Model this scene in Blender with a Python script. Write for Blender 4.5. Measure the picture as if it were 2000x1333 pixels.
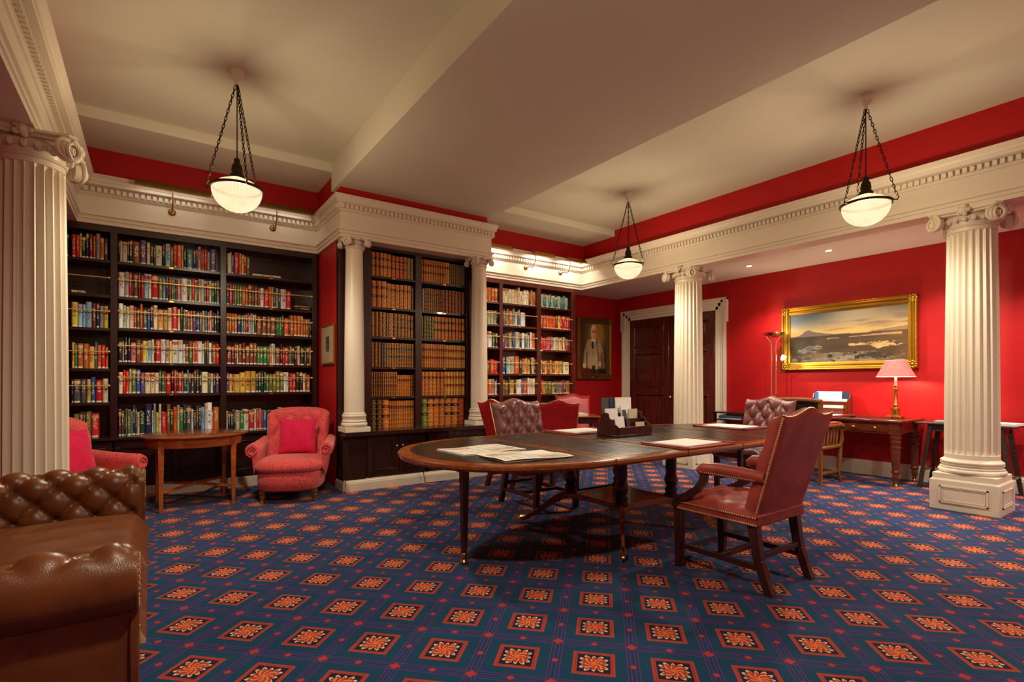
import bpy, math, random
import numpy as np
from mathutils import Matrix, Vector
PI = math.pi
for o in list(bpy.data.objects): bpy.data.objects.remove(o)
SC = bpy.context.scene
COL = SC.collection

# ------------------------------------------------------------------ camera
YAW = math.radians(34.9)
cd = bpy.data.cameras.new('camera'); cd.sensor_width = 36; cd.lens = 36*1010/2000
cd.shift_y = (746-666.5)/2000; cd.clip_start = .05; cd.clip_end = 60
cam = bpy.data.objects.new('camera', cd); COL.objects.link(cam)
cam.location = (0, 0, 1.3); cam.rotation_euler = (PI/2, 0, -YAW)
SC.camera = cam
SC.view_settings.view_transform = 'Standard'; SC.view_settings.look = 'None'
SC.view_settings.gamma = 1; SC.view_settings.use_curve_mapping = False
SC.view_settings.exposure = 0.0
W = bpy.data.worlds.new('world'); SC.world = W; W.use_nodes = True
W.node_tree.nodes['Background'].inputs[0].default_value = (1, .86, .7, 1)
W.node_tree.nodes['Background'].inputs[1].default_value = .05

# lamp powers (watts), used by the lamp builders further down
P_PEND, P_DOWN, P_SPOT, P_PIC, P_TABLE, P_UP = 84, 300, 150, 6, 26, 7
WARM = (1, .83, .57); NEUT = (1, .925, .78)

def light(name, kind, loc, power, color=WARM, parent=None, size=.05, rot=None, spot=None, blend=.5, sy=None):
    l = bpy.data.lights.new(name, kind); l.energy = power; l.color = color
    if kind in ('POINT', 'SPOT'): l.shadow_soft_size = size
    if kind == 'SPOT': l.spot_size = math.radians(spot); l.spot_blend = blend
    if kind == 'AREA':
        l.size = size
        if sy: l.shape = 'RECTANGLE'; l.size_y = sy
    o = bpy.data.objects.new(name, l); COL.objects.link(o); o.location = loc
    if rot: o.rotation_euler = rot
    if parent: o.parent = parent
    return o

# ------------------------------------------------------------------ materials
def srgb(r, g, b):
    f = lambda c: (c/255)/12.92 if c/255 <= .04045 else ((c/255+.055)/1.055)**2.4
    return (f(r), f(g), f(b), 1)

class NT:
    """small helper that writes node graphs"""
    def __init__(s, name):
        s.mat = bpy.data.materials.new(name); s.mat.use_nodes = True
        s.t = s.mat.node_tree; s.b = s.t.nodes['Principled BSDF']; s.out = s.t.nodes['Material Output']
    def n(s, typ, **kw):
        nd = s.t.nodes.new(typ)
        for k, v in kw.items(): setattr(nd, k, v)
        return nd
    def put(s, sock, v):
        if isinstance(v, (int, float)): sock.default_value = v
        elif isinstance(v, (tuple, list)): sock.default_value = v
        else: s.t.links.new(v, sock)
    def math(s, op, a, b=None, c=None):
        nd = s.n('ShaderNodeMath', operation=op)
        s.put(nd.inputs[0], a)
        if b is not None: s.put(nd.inputs[1], b)
        if c is not None: s.put(nd.inputs[2], c)
        return nd.outputs[0]
    def mix(s, f, a, b, blend='MIX'):
        nd = s.n('ShaderNodeMix', data_type='RGBA', blend_type=blend)
        s.put(nd.inputs[0], f); s.put(nd.inputs[6], a); s.put(nd.inputs[7], b)
        return nd.outputs[2]
    def coord(s, which='Object'):
        return s.n('ShaderNodeTexCoord').outputs[which]
    def mapping(s, vec, scale=(1, 1, 1), rot=(0, 0, 0)):
        nd = s.n('ShaderNodeMapping'); s.put(nd.inputs[0], vec); nd.inputs['Scale'].default_value = scale
        nd.inputs['Rotation'].default_value = rot
        return nd.outputs[0]
    def noise(s, vec, scale, detail=3, rough=.5, dist=0):
        nd = s.n('ShaderNodeTexNoise'); s.put(nd.inputs['Vector'], vec)
        nd.inputs['Scale'].default_value = scale; nd.inputs['Detail'].default_value = detail
        nd.inputs['Roughness'].default_value = rough; nd.inputs['Distortion'].default_value = dist
        return nd.outputs[0]
    def voro(s, vec, scale, feature='F1', out=0):
        nd = s.n('ShaderNodeTexVoronoi', feature=feature); s.put(nd.inputs['Vector'], vec)
        nd.inputs['Scale'].default_value = scale
        return nd.outputs[out]
    def ramp(s, f, stops):
        nd = s.n('ShaderNodeValToRGB'); s.put(nd.inputs[0], f); e = nd.color_ramp.elements
        while len(e) < len(stops): e.new(.5)
        for el, (p, c) in zip(e, stops): el.position = p; el.color = c
        return nd.outputs[0]
    def sep(s, v):
        nd = s.n('ShaderNodeSeparateXYZ'); s.put(nd.inputs[0], v); return nd.outputs
    def bump(s, h, strength=.2, dist=.01):
        nd = s.n('ShaderNodeBump'); nd.inputs['Strength'].default_value = strength
        nd.inputs['Distance'].default_value = dist; s.put(nd.inputs['Height'], h)
        s.put(s.b.inputs['Normal'], nd.outputs[0])
    def base(s, color=None, rough=None, metal=None, spec=None, coat=None):
        for k, v in (('Base Color', color), ('Roughness', rough), ('Metallic', metal), ('Specular IOR Level', spec), ('Coat Weight', coat)):
            if v is not None: s.put(s.b.inputs[k], v)
        return s.mat

def paint(name, rgb, rough=.55, var=.06, spec=.3):
    t = NT(name); co = t.coord(); c = srgb(*rgb)
    d = tuple(x*(1-var*2) for x in c[:3])+(1,)
    t.bump(t.noise(co, 90, 2), .06, .004)
    return t.base(t.mix(t.noise(co, 2.5, 4), c, d), rough, spec=spec)
def wood(name, dark, lite, rough=.3, axis=0, scale=6, coat=.25):
    t = NT(name); sc = [scale*2.2]*3; sc[axis] = scale*.16
    v = t.mapping(t.coord(), tuple(sc))
    n1 = t.noise(v, 1.6, 6, .62, .9); n2 = t.noise(t.mapping(t.coord(), tuple(x*5 for x in sc)), 2, 2)
    f = t.math('ADD', t.math('MULTIPLY', n1, .75), t.math('MULTIPLY', n2, .25))
    t.bump(n2, .08, .002)
    return t.base(t.ramp(f, [(.3, srgb(*dark)), (.7, srgb(*lite))]), rough, coat=coat)
def leather(name, rgb, rough=.38, wear=None):
    t = NT(name); co = t.coord(); c = srgb(*rgb); d = tuple(x*.62 for x in c[:3])+(1,)
    n = t.noise(co, 7, 5, .6); col = t.mix(t.ramp(n, [(.35, (0, 0, 0, 1)), (.7, (1, 1, 1, 1))]), c, d)
    if wear: col = t.mix(t.ramp(t.noise(co, 3.1, 4, .7), [(.56, (0, 0, 0, 1)), (.75, (.6, .6, .6, 1))]), col, srgb(*wear))
    t.bump(t.math('ADD', t.voro(co, 260), t.math('MULTIPLY', t.noise(co, 30, 3), .6)), .16, .003)
    return t.base(col, t.math('ADD', t.math('MULTIPLY', n, .2), rough-.08), spec=.5)
def fabric(name, rgb, dot=None, rough=.85, scale=38):
    t = NT(name); co = t.coord(); c = srgb(*rgb)
    col = t.mix(t.noise(co, 14, 3), c, tuple(x*.75 for x in c[:3])+(1,))
    if dot:
        v = t.voro(co, scale); col = t.mix(t.ramp(v, [(.22, (1, 1, 1, 1)), (.36, (0, 0, 0, 1))]), col, srgb(*dot))
    t.bump(t.noise(co, 420, 2), .25, .002)
    m = t.base(col, rough, spec=.15); t.b.inputs['Sheen Weight'].default_value = .25
    return m
def metal(name, rgb, rough=.25):
    t = NT(name); co = t.coord()
    return t.base(srgb(*rgb), t.math('ADD', t.math('MULTIPLY', t.noise(co, 25, 3), .15), rough-.06), 1)
def flat(name, rgb, rough=.6):
    t = NT(name); c = srgb(*rgb)
    return t.base(t.mix(t.noise(t.coord(), 30, 3), c, tuple(x*.9 for x in c[:3])+(1,)), rough)
def emit(name, rgb, strength):
    t = NT(name); c = srgb(*rgb); t.put(t.b.inputs['Emission Color'], c); t.b.inputs['Emission Strength'].default_value = strength
    return t.base(c, .4)

M = {}
M['red'] = paint('red_wall_paint', (178, 18, 22), .5, .05)
M['cream'] = paint('cream_gloss_paint', (226, 214, 194), .38, .04, .4)
M['ceil'] = paint('ceiling_paint', (216, 212, 192), .75, .03)
M['white'] = paint('white_paint', (232, 226, 214), .55, .03)
M['case'] = wood('dark_mahogany', (24, 9, 7), (58, 24, 18), .3, 2)
M['case_r'] = wood('red_mahogany', (50, 15, 10), (105, 38, 24), .3, 2)
M['door'] = wood('door_mahogany', (46, 15, 12), (98, 38, 28), .2, 2)
M['mahog'] = wood('table_mahogany', (92, 38, 16), (158, 84, 36), .22, 0)
M['leg'] = wood('chair_mahogany', (38, 15, 12), (72, 32, 24), .3, 2)
M['satin'] = wood('satinwood', (132, 58, 20), (186, 100, 42), .22, 0)
M['oak'] = wood('golden_oak', (88, 48, 18), (150, 92, 42), .32, 2)
M['ebon'] = wood('dark_oak', (30, 20, 16), (62, 42, 32), .4, 2)
M['desk'] = wood('desk_mahogany', (70, 26, 14), (124, 56, 30), .25, 1)
M['brass'] = metal('brass', (205, 160, 80), .24)
t_ = NT('rail_brass'); M['rail'] = t_.base(srgb(238, 196, 120), t_.math('ADD', t_.math('MULTIPLY', t_.noise(t_.coord(), 30, 2), .1), .36), .55)
M['oldbrass'] = metal('aged_brass', (150, 112, 58), .4)
M['bronze'] = metal('dark_bronze', (62, 48, 34), .42)
M['chrome'] = metal('polished_brass_steel', (220, 200, 160), .15)
M['gold'] = metal('gilt', (182, 138, 50), .36)
t_ = NT('brass_nail'); M['nail'] = t_.base(srgb(214, 176, 124), t_.math('ADD', t_.math('MULTIPLY', t_.noise(t_.coord(), 60, 2), .1), .25), .5)
M['leather_fg'] = leather('russet_leather', (164, 64, 54), .4)
M['leather_bu'] = leather('burgundy_leather', (124, 68, 68), .34)
M['leather_red'] = leather('crimson_leather', (172, 26, 34), .36)
M['leather_br'] = leather('brown_leather', (116, 64, 32), .30, (160, 104, 58))
M['leather_blk'] = leather('black_tooled_leather', (32, 28, 24), .24)
M['coral'] = fabric('coral_fabric', (218, 84, 84), (170, 50, 62))
M['pink'] = fabric('magenta_velvet', (214, 22, 74), (190, 12, 60), .7, 20)
M['paper'] = flat('white_paper', (246, 244, 238), .7)
M['paperb'] = flat('buff_paper', (206, 196, 170), .7)
M['pages'] = flat('page_edges', (222, 208, 178), .8)
M['navycard'] = flat('navy_card', (28, 44, 82), .5)
M['bluecard'] = flat('blue_card', (40, 110, 190), .5)
M['photo'] = flat('dark_photo_card', (70, 82, 84), .4)
M['slate'] = flat('slate_pamphlet', (120, 140, 150), .5)
M['purple'] = flat('aubergine_card', (70, 40, 62), .5)
M['black'] = flat('black_plastic', (20, 20, 22), .4)

# ------------------------------------------------------------------ mesh builder
class MB:
    def __init__(s): s.v = []; s.f = []; s.m = []
    def add(s, vs, fs, mat=0, T=None):
        k = len(s.v)
        if T is not None: vs = [T @ Vector(p) for p in vs]
        s.v += [tuple(p) for p in vs]; s.f += [tuple(i+k for i in f) for f in fs]; s.m += [mat]*len(fs)
        return s
    def box(s, x0, x1, y0, y1, z0, z1, mat=0, T=None):
        vs = [(x, y, z) for z in (z0, z1) for y in (y0, y1) for x in (x0, x1)]
        return s.add(vs, [(0, 2, 3, 1), (4, 5, 7, 6), (0, 1, 5, 4), (2, 6, 7, 3), (0, 4, 6, 2), (1, 3, 7, 5)], mat, T)
    def taper(s, c0, h0, c1, h1, mat=0, T=None):
        """box between two rectangles: centre (x,y,z) and half sizes (hx,hy)"""
        vs = [(c[0]+sx*h[0], c[1]+sy*h[1], c[2]) for c, h in ((c0, h0), (c1, h1)) for sy in (-1, 1) for sx in (-1, 1)]
        return s.add(vs, [(0, 2, 3, 1), (4, 5, 7, 6), (0, 1, 5, 4), (2, 6, 7, 3), (0, 4, 6, 2), (1, 3, 7, 5)], mat, T)
    def lathe(s, prof, n=24, mat=0, T=None, caps=True, flute=None):
        vs = []; fs = []
        for r, z in prof:
            for i in range(n):
                a = 2*PI*i/n; rr = r
                if flute: rr = r*(1-flute*abs(math.sin(a*n/4)))
                vs.append((rr*math.cos(a), rr*math.sin(a), z))
        for j in range(len(prof)-1):
            for i in range(n): fs.append((j*n+i, j*n+(i+1) % n, (j+1)*n+(i+1) % n, (j+1)*n+i))
        if caps:
            fs.append(tuple(range(n))[::-1]); fs.append(tuple(range((len(prof)-1)*n, len(prof)*n)))
        return s.add(vs, fs, mat, T)
    def tube(s, pts, r, n=8, mat=0, closed=False, T=None, up=(0, 0, 1), flat=1.0):
        P = [Vector(p) for p in pts]; L = len(P); vs = []; fs = []
        R = r if isinstance(r, (list, tuple)) else [r]*L
        pu = Vector(up)
        for i in range(L):
            d = (P[(i+1) % L]-P[i-1]) if closed else (P[min(i+1, L-1)]-P[max(i-1, 0)])
            d.normalize(); a = pu-d*pu.dot(d)
            if a.length < 1e-4: a = Vector((1, 0, 0))-d*d.x
            a.normalize(); b = d.cross(a); pu = a if not closed else pu
            for k in range(n):
                t = 2*PI*k/n+PI/n; vs.append(P[i]+a*(R[i]*math.cos(t))+b*(R[i]*flat*math.sin(t)))
        for i in range(L if closed else L-1):
            j = (i+1) % L
            for k in range(n): fs.append((i*n+k, i*n+(k+1) % n, j*n+(k+1) % n, j*n+k))
        if not closed: fs.append(tuple(range(n))[::-1]); fs.append(tuple(range((L-1)*n, L*n)))
        return s.add(vs, fs, mat, T)
    def prism(s, poly, z0, z1, mat=0, T=None):
        n = len(poly); vs = [(x, y, z0) for x, y in poly]+[(x, y, z1) for x, y in poly]
        fs = [tuple(range(n))[::-1], tuple(range(n, 2*n))]+[(i, (i+1) % n, n+(i+1) % n, n+i) for i in range(n)]
        return s.add(vs, fs, mat, T)
    def layers(s, polys, mat=0, T=None, caps=True):
        """stack of closed rings, each a list of (x,y,z)"""
        n = len(polys[0]); vs = [p for q in polys for p in q]; fs = []
        for j in range(len(polys)-1):
            for i in range(n): fs.append((j*n+i, j*n+(i+1) % n, (j+1)*n+(i+1) % n, (j+1)*n+i))
        if caps: fs.append(tuple(range(n))[::-1]); fs.append(tuple(range((len(polys)-1)*n, len(polys)*n)))
        return s.add(vs, fs, mat, T)
    def grid(s, fn, nu, nv, mat=0, T=None, flip=False):
        vs = [fn(i/nu, j/nv) for j in range(nv+1) for i in range(nu+1)]; w = nu+1
        fs = [(j*w+i, j*w+i+1, (j+1)*w+i+1, (j+1)*w+i) for j in range(nv) for i in range(nu)]
        if flip: fs = [f[::-1] for f in fs]
        return s.add(vs, fs, mat, T)
    def dome(s, c, r, n=6, mat=0, sq=.6, axis=(0, 0, 1)):
        Tm = Matrix.Translation(c) @ Vector((0, 0, 1)).rotation_difference(Vector(axis)).to_matrix().to_4x4()
        return s.lathe([(r, 0), (r*.75, r*sq*.7), (r*.2, r*sq)], n, mat, Tm)
    def ball(s, c, r, n=10, mat=0, sz=1.0):
        pr = [(max(r*math.sin(PI*k/7), 1e-4), -r*sz*math.cos(PI*k/7)) for k in range(8)]
        return s.lathe(pr, n, mat, Matrix.Translation(c), caps=False)
    def mesh(s, name, mats, ang=38):
        me = bpy.data.meshes.new(name); me.from_pydata(s.v, [], s.f)
        for m in (mats if isinstance(mats, (list, tuple)) else [mats]): me.materials.append(m)
        me.polygons.foreach_set('material_index', s.m)
        me.polygons.foreach_set('use_smooth', [True]*len(s.f)); me.update()
        me.set_sharp_from_angle(angle=math.radians(ang))
        return me
    def build(s, name, mats, parent=None, loc=(0, 0, 0), rot=(0, 0, 0), ang=38, bevel=0):
        o = bpy.data.objects.new(name, s.mesh(name, mats, ang)); COL.objects.link(o)
        o.location = loc; o.rotation_euler = rot
        if parent: o.parent = parent
        if bevel:
            b = o.modifiers.new('bevel', 'BEVEL'); b.width = bevel; b.segments = 2; b.limit_method = 'ANGLE'; b.angle_limit = math.radians(40)
        return o

def tag(o, label=None, cat=None, group=None, kind=None):
    if label: o['label'] = label
    if cat: o['category'] = cat
    if group: o['group'] = group
    if kind: o['kind'] = kind
    return o
def thing(name, label, cat, loc=(0, 0, 0), rz=0, group=None):
    o = bpy.data.objects.new(name, None); COL.objects.link(o); o.empty_display_size = .1
    o.location = loc; o.rotation_euler = (0, 0, rz)
    return tag(o, label, cat, group)
def struct(o): o['kind'] = 'structure'; return o
def copy_tree(o, parent=None):
    c = o.copy(); COL.objects.link(c); c.parent = parent
    for ch in list(o.children): copy_tree(ch, c)
    return c
def TR(x, y, z): return Matrix.Translation((x, y, z))
def RZ(a): return Matrix.Rotation(a, 4, 'Z')
def RX(a): return Matrix.Rotation(a, 4, 'X')
def RY(a): return Matrix.Rotation(a, 4, 'Y')
# ------------------------------------------------------------------ carpet
def carpet():
    t = NT('axminster_carpet'); C = .358
    p = t.sep(t.mapping(t.coord(), (1, 1, 1), (0, 0, -PI/4)))
    def cell(s, ph): return t.math('SUBTRACT', t.math('FRACT', t.math('ADD', t.math('DIVIDE', t.math('SUBTRACT', s, ph), C), .5)), .5)
    a = t.math('MULTIPLY', cell(p[0], .2646), C); b = t.math('MULTIPLY', cell(p[1], .047), C)
    A = t.math('ABSOLUTE', a); B = t.math('ABSOLUTE', b)
    m = t.math('MAXIMUM', A, B)
    lt = lambda x, v: t.math('LESS_THAN', x, v)
    dA = t.math('SUBTRACT', C/2, A); dB = t.math('SUBTRACT', C/2, B)
    def band(d, lo, hi): return t.math('MULTIPLY', t.math('GREATER_THAN', d, lo), lt(d, hi))
    bg = t.mix(t.noise(t.coord(), 3, 3), srgb(8, 52, 90), srgb(12, 68, 96))
    bg = t.mix(t.math('MULTIPLY', t.math('LESS_THAN', t.math('MINIMUM', dA, dB), .034), .45), bg, srgb(20, 42, 104))
    lines = None
    for d in (dA, dB):
        for lo, hi in ((.008, .0125), (.024, .029)):
            q = band(d, lo, hi); lines = q if lines is None else t.math('MAXIMUM', lines, q)
    c = t.mix(t.math('MULTIPLY', lines, .75), bg, srgb(104, 54, 98))
    rnd = lambda x, y, s: lt(t.math('ADD', x, y), s)
    sq = t.math('MAXIMUM', rnd(dA, dB, .026), t.math('MAXIMUM', rnd(A, dB, .018), rnd(dA, B, .018)))
    c = t.mix(sq, c, srgb(176, 52, 44))
    c = t.mix(lt(m, .097), c, srgb(168, 62, 46))
    c = t.mix(band(m, .0815, .0855), c, srgb(140, 46, 40))
    c = t.mix(lt(m, .076), c, srgb(14, 26, 60))
    th = t.math('ARCTAN2', b, a); r = t.math('SQRT', t.math('ADD', t.math('MULTIPLY', a, a), t.math('MULTIPLY', b, b)))
    pet = t.math('COSINE', t.math('MULTIPLY', th, 12))
    edge = t.math('ADD', .057, t.math('MULTIPLY', pet, .009))
    c = t.mix(t.math('MULTIPLY', lt(m, edge), t.math('GREATER_THAN', pet, -.55)), c, srgb(226, 186, 138))
    pet2 = t.math('ADD', .048, t.math('MULTIPLY', pet, .008))
    c = t.mix(lt(m, pet2), c, srgb(178, 56, 38))
    star = t.math('GREATER_THAN', t.math('SINE', t.math('ADD', t.math('MULTIPLY', th, 8), t.math('MULTIPLY', r, 160))), .35)
    c = t.mix(t.math('MULTIPLY', star, lt(m, .042)), c, srgb(216, 132, 84))
    c = t.mix(lt(r, .010), c, srgb(220, 120, 60))
    c = t.mix(.28, c, t.noise(t.coord(), 300, 2), 'SOFT_LIGHT')
    t.bump(t.noise(t.coord(), 600, 2), .4, .004)
    t.b.inputs['Sheen Weight'].default_value = .1
    return t.base(c, .95, spec=.05)
M['carpet'] = carpet()

# ------------------------------------------------------------------ room shell
X0, X1, YN, YF = -2.6, 8.25, -3.2, 7.88
ARCH0, CORN = 3.02, 3.52          # architrave underside, cornice top
struct(MB().box(X0-.1, X1+.1, YN-.1, YF+.1, -.1, 0).build('floor', M['carpet']))
c = MB()
c.box(-1.0, 6.9, YN, 7.4, 3.97, 4.1)
c.box(-.8, 1.9, 6.44, 7.4, 3.86, 3.97); c.box(3.90, 6.8, 6.44, 7.4, 3.86, 3.97)
c.box(1.81, 3.94, YN, 6.46, 3.63, 3.97)
struct(c.build('ceiling', M['ceil']))
struct(MB().box(6.8, X1+.1, YN, YF+.1, 3.07, 3.2).build('ceiling_right_aisle', M['white']))
struct(MB().box(X0-.1, -.8, YN, YF+.1, 3.07, 3.2).build('ceiling_left_aisle', M['white']))
struct(MB().box(X1, X1+.12, YN, YF+.1, 0, 3.07).build('wall_right', M['red']))
struct(MB().box(X0-.12, X0, YN, YF+.1, 0, 3.07).build('wall_left', M['red']))
struct(MB().box(X0-.1, X1+.1, YN-.12, YN, 0, 4.1).build('wall_front', M['red']))
w = MB(); w.box(6.3, X1, YF, YF+.12, 0, 3.07); w.box(X0, 6.3, 7.56, 7.68, 0, 3.07)

struct(w.build('wall_back', M['red']))
w = MB(); w.box(-1.0, 6.9, 7.25, 7.4, 3.45, 3.97); w.box(-.95, -.70, YN, 7.3, 3.45, 3.97); w.box(6.70, 6.95, YN, 7.3, 3.45, 3.97)
struct(w.build('wall_upper', M['red']))
w = MB(); w.box(1.86, 1.9, 6.38, 7.56, 0, 3.1); w.box(3.92, 3.96, 6.38, 7.56, 0, 3.1); w.box(1.85, 3.91, 6.22, 7.4, 3.45, 3.9)
struct(w.build('wall_pier', M['red']))

PATH = [(-.65, YN), (-.65, 7.2), (1.83, 7.2), (1.83, 6.17), (3.95, 6.17), (3.95, 7.2), (6.62, 7.2), (6.62, YN)]
PROF = [(-.27, 3.02), (0, 3.02), (0, 3.062), (.012, 3.066), (.012, 3.098), (.03, 3.108), (.03, 3.122), (0, 3.128), (0, 3.325), (.014, 3.33), (.022, 3.345),
        (.03, 3.35), (.03, 3.405), (.072, 3.412), (.105, 3.418), (.105, 3.45), (.115, 3.455), (.122, 3.48), (.145, 3.505), (.15, 3.508), (.15, 3.52), (-.1, 3.523)]
def offs(i, d):
    """path vertex i moved to the right of the walking direction by d, mitred"""
    P = [Vector(p) for p in PATH]
    def nrm(k): t = (P[k+1]-P[k]).normalized(); return Vector((t.y, -t.x))
    if i == 0: return P[0]+nrm(0)*d
    if i == len(P)-1: return P[i]+nrm(i-1)*d
    n1, n2 = nrm(i-1), nrm(i)
    return P[i]+(n1+n2)*(d/(1+n1.dot(n2)))
for i in range(len(PATH)-1):
    mb = MB(); n = len(PROF)
    vs = []; pier = i in (2, 3, 4)       # the cornice of the pier is shallower
    for k in (i, i+1):
        for d, z in PROF: q = offs(k, d*.5 if pier and d > .03 else d); vs.append((q.x, q.y, z-.012*(pier and z > 3.45)))
    mb.add(vs, [(j, j+1, n+j+1, n+j) for j in range(n-1)]+[tuple(range(1, n))[::-1], tuple(range(n+1, 2*n))])
    tr = struct(mb.build('trim_%d' % (i+1), M['cream'], ang=25))
    a, b = offs(i, .03), offs(i+1, .03); L = (b-a).length; dirv = (b-a)/L; nn = Vector((dirv.y, -dirv.x))
    dm = MB(); k = 0; s = .03
    while s < L-.03:
        T = Matrix(((dirv.x, nn.x, 0, a.x), (dirv.y, nn.y, 0, a.y), (0, 0, 1, 0), (0, 0, 0, 1)))
        dm.box(s, s+.034, 0, .024 if pier else .035, 3.354, 3.402, 0, T); s += .055
    d = dm.build('dentil_course', M['cream'], tr); d['kind'] = 'stuff'

def skirting(name, pts, h=.2, th=.03, mat=None):
    prof = [(0, 0), (th, 0), (th, h*.72), (th*.75, h*.76), (th*.75, h*.84), (th*.3, h*.95), (th*.3, h), (0, h)]
    mb = MB()
    for (ax, ay), (bx, by) in zip(pts[:-1], pts[1:]):
        t = Vector((bx-ax, by-ay)).normalized(); n = Vector((t.y, -t.x)); vs = []
        for q in ((ax, ay), (bx, by)):
            for d, z in prof: vs.append((q[0]+n.x*d, q[1]+n.y*d, z))
        k = len(prof); mb.add(vs, [(j, j+1, k+j+1, k+j) for j in range(k-1)]+[tuple(range(k)), tuple(range(k, 2*k))[::-1]])
    return struct(mb.build(name, mat or M['cream'], ang=25))
skirting('baseboard_right', [(X1, 5.22), (X1, YN)])
skirting('baseboard_right_far', [(X1, YF), (X1, 7.84)])
skirting('baseboard_back', [(6.46, YF), (X1, YF)])

# ------------------------------------------------------------------ columns
def fluted(mb, r0, r1, z0, z1, nf=24, T=None):
    per = 8; rings = []
    zs = [z0, z0+.02, z0+.045, z0+.05, z0+.075, z0+.1]+[z0+.1+(z1-z0-.2)*k/8 for k in range(1, 9)]+[z1-.075, z1-.05, z1-.045, z1-.02, z1]
    for z in zs:
        f = (z-z0)/(z1-z0); r = r0+(r1-r0)*f**1.5
        e = min((z-z0-.045)/.055, (z1-.045-z)/.055); e = max(0, min(1, e)); e = math.sqrt(e*(2-e)) if e > 0 else 0
        ring = []
        for k in range(nf*per):
            ph = (k % per)/per; dep = 0
            if .1 < ph < .9: dep = .026*math.sqrt(max(0, 1-((ph-.5)/.41)**2))*e
            a = 2*PI*k/(nf*per); ring.append(((r-dep)*math.cos(a), (r-dep)*math.sin(a), z))
        rings.append(ring)
    mb.layers(rings, 0, T, caps=False)
def torus_prof(r, z, h, n=6):   # half-round bulge from z to z+h
    return [(r+h*.5*math.sin(PI*k/n), z+h*.5-h*.5*math.cos(PI*k/n)) for k in range(n+1)]
def attic(r, z, h):
    p = [(r*1.12, z)]
    p += torus_prof(r*1.24-h*.17, z, h*.34)+[(r*1.16, z+h*.36), (r*1.16, z+h*.42)]
    p += [(r*1.15-r*.07*math.sin(PI*k/5), z+h*.42+h*.2*k/5) for k in range(6)]
    p += [(r*1.1, z+h*.64)]+torus_prof(r*1.15-h*.12, z+h*.65, h*.24)+[(r*1.06, z+h*.91), (r*1.03, z+h*.95), (r, z+h)]
    return p
def volute_mesh(R):
    mb = MB(); pts = []; rad = []
    for k in range(34):
        a = PI/2+k/33*2*PI*2.1; q = k/33; rr = R*(1-q)**1.05*.86+R*.12
        pts.append((-rr*math.cos(a)*1.0, -R*.16-R*.14*q, rr*math.sin(a))); rad.append(R*(.19-.09*q))
    mb.tube(pts, rad, 6, up=(0, 1, 0))
    mb.lathe([(R*.86, -R*.5), (R*.9, 0), (R*.8, R*.06), (.001, R*.02)], 18, 0, RX(PI/2))
    mb.ball((0, -R*.24, 0), R*.16, 8)
    return mb.mesh('volute', M['cream'], 50)
def capital(parent, r, ztop, R, half, vmesh, h):
    zn = ztop-h
    mb = MB()
    mb.lathe([(r*1.0, zn-.03)]+torus_prof(r, zn-.028, .026)+[(r*.99, zn), (r*1.02, zn+h*.2), (r*1.2, zn+h*.38), (r*1.24, zn+h*.5), (r*1.1, zn+h*.7), (r*.9, zn+h*.8)], 32)
    for k in range(20):
        a = 2*PI*k/20; mb.ball((r*1.16*math.cos(a), r*1.16*math.sin(a), zn+h*.36), r*.11, 6, 0, 1.5)
    def aba(s, z):
        out = []
        for k in range(4):
            for j in range(8):
                q = j/8*2-1+.125; xx = q*.93; yy = -(1-.14*(1-q*q))
                a = k*PI/2; out.append((s*(xx*math.cos(a)-yy*math.sin(a)), s*(xx*math.sin(a)+yy*math.cos(a)), z))
        return out
    mb.layers([aba(half*.90, ztop-h*.30), aba(half*.90, ztop-h*.20), aba(half*.96, ztop-h*.16), aba(half, ztop-h*.12), aba(half, ztop)])
    for k in range(4):
        a = k*PI/2; c = Vector((0, -half*.90, ztop-h*.14)); c.rotate(RZ(a).to_3x3())
        mb.ball(c, half*.13, 8, 0, 1.15)
        for j in range(5):
            b = Vector((half*.13*math.cos(j*PI/2.5), -half*.92, ztop-h*.14+half*.13*math.sin(j*PI/2.5))); b.rotate(RZ(a).to_3x3()); mb.ball(b, half*.07, 6)
    cp = mb.build('capital', M['cream'], parent)
    for k in range(4):
        for sgn in (-1, 1):
            v = bpy.data.objects.new('volute', vmesh); COL.objects.link(v); v.parent = cp
            p = Vector((sgn*half*.80, -half*.82, ztop-h*.24-R*.80)); p.rotate(RZ(k*PI/2).to_3x3())
            v.location = p
            v.rotation_euler = (0, 0, k*PI/2+sgn*math.radians(26)) if sgn > 0 else (0, 0, k*PI/2-math.radians(26))
            v.scale = (-sgn, 1, 1)
    return zn
VOL = volute_mesh(.083); VOLS = volute_mesh(.05)
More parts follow.
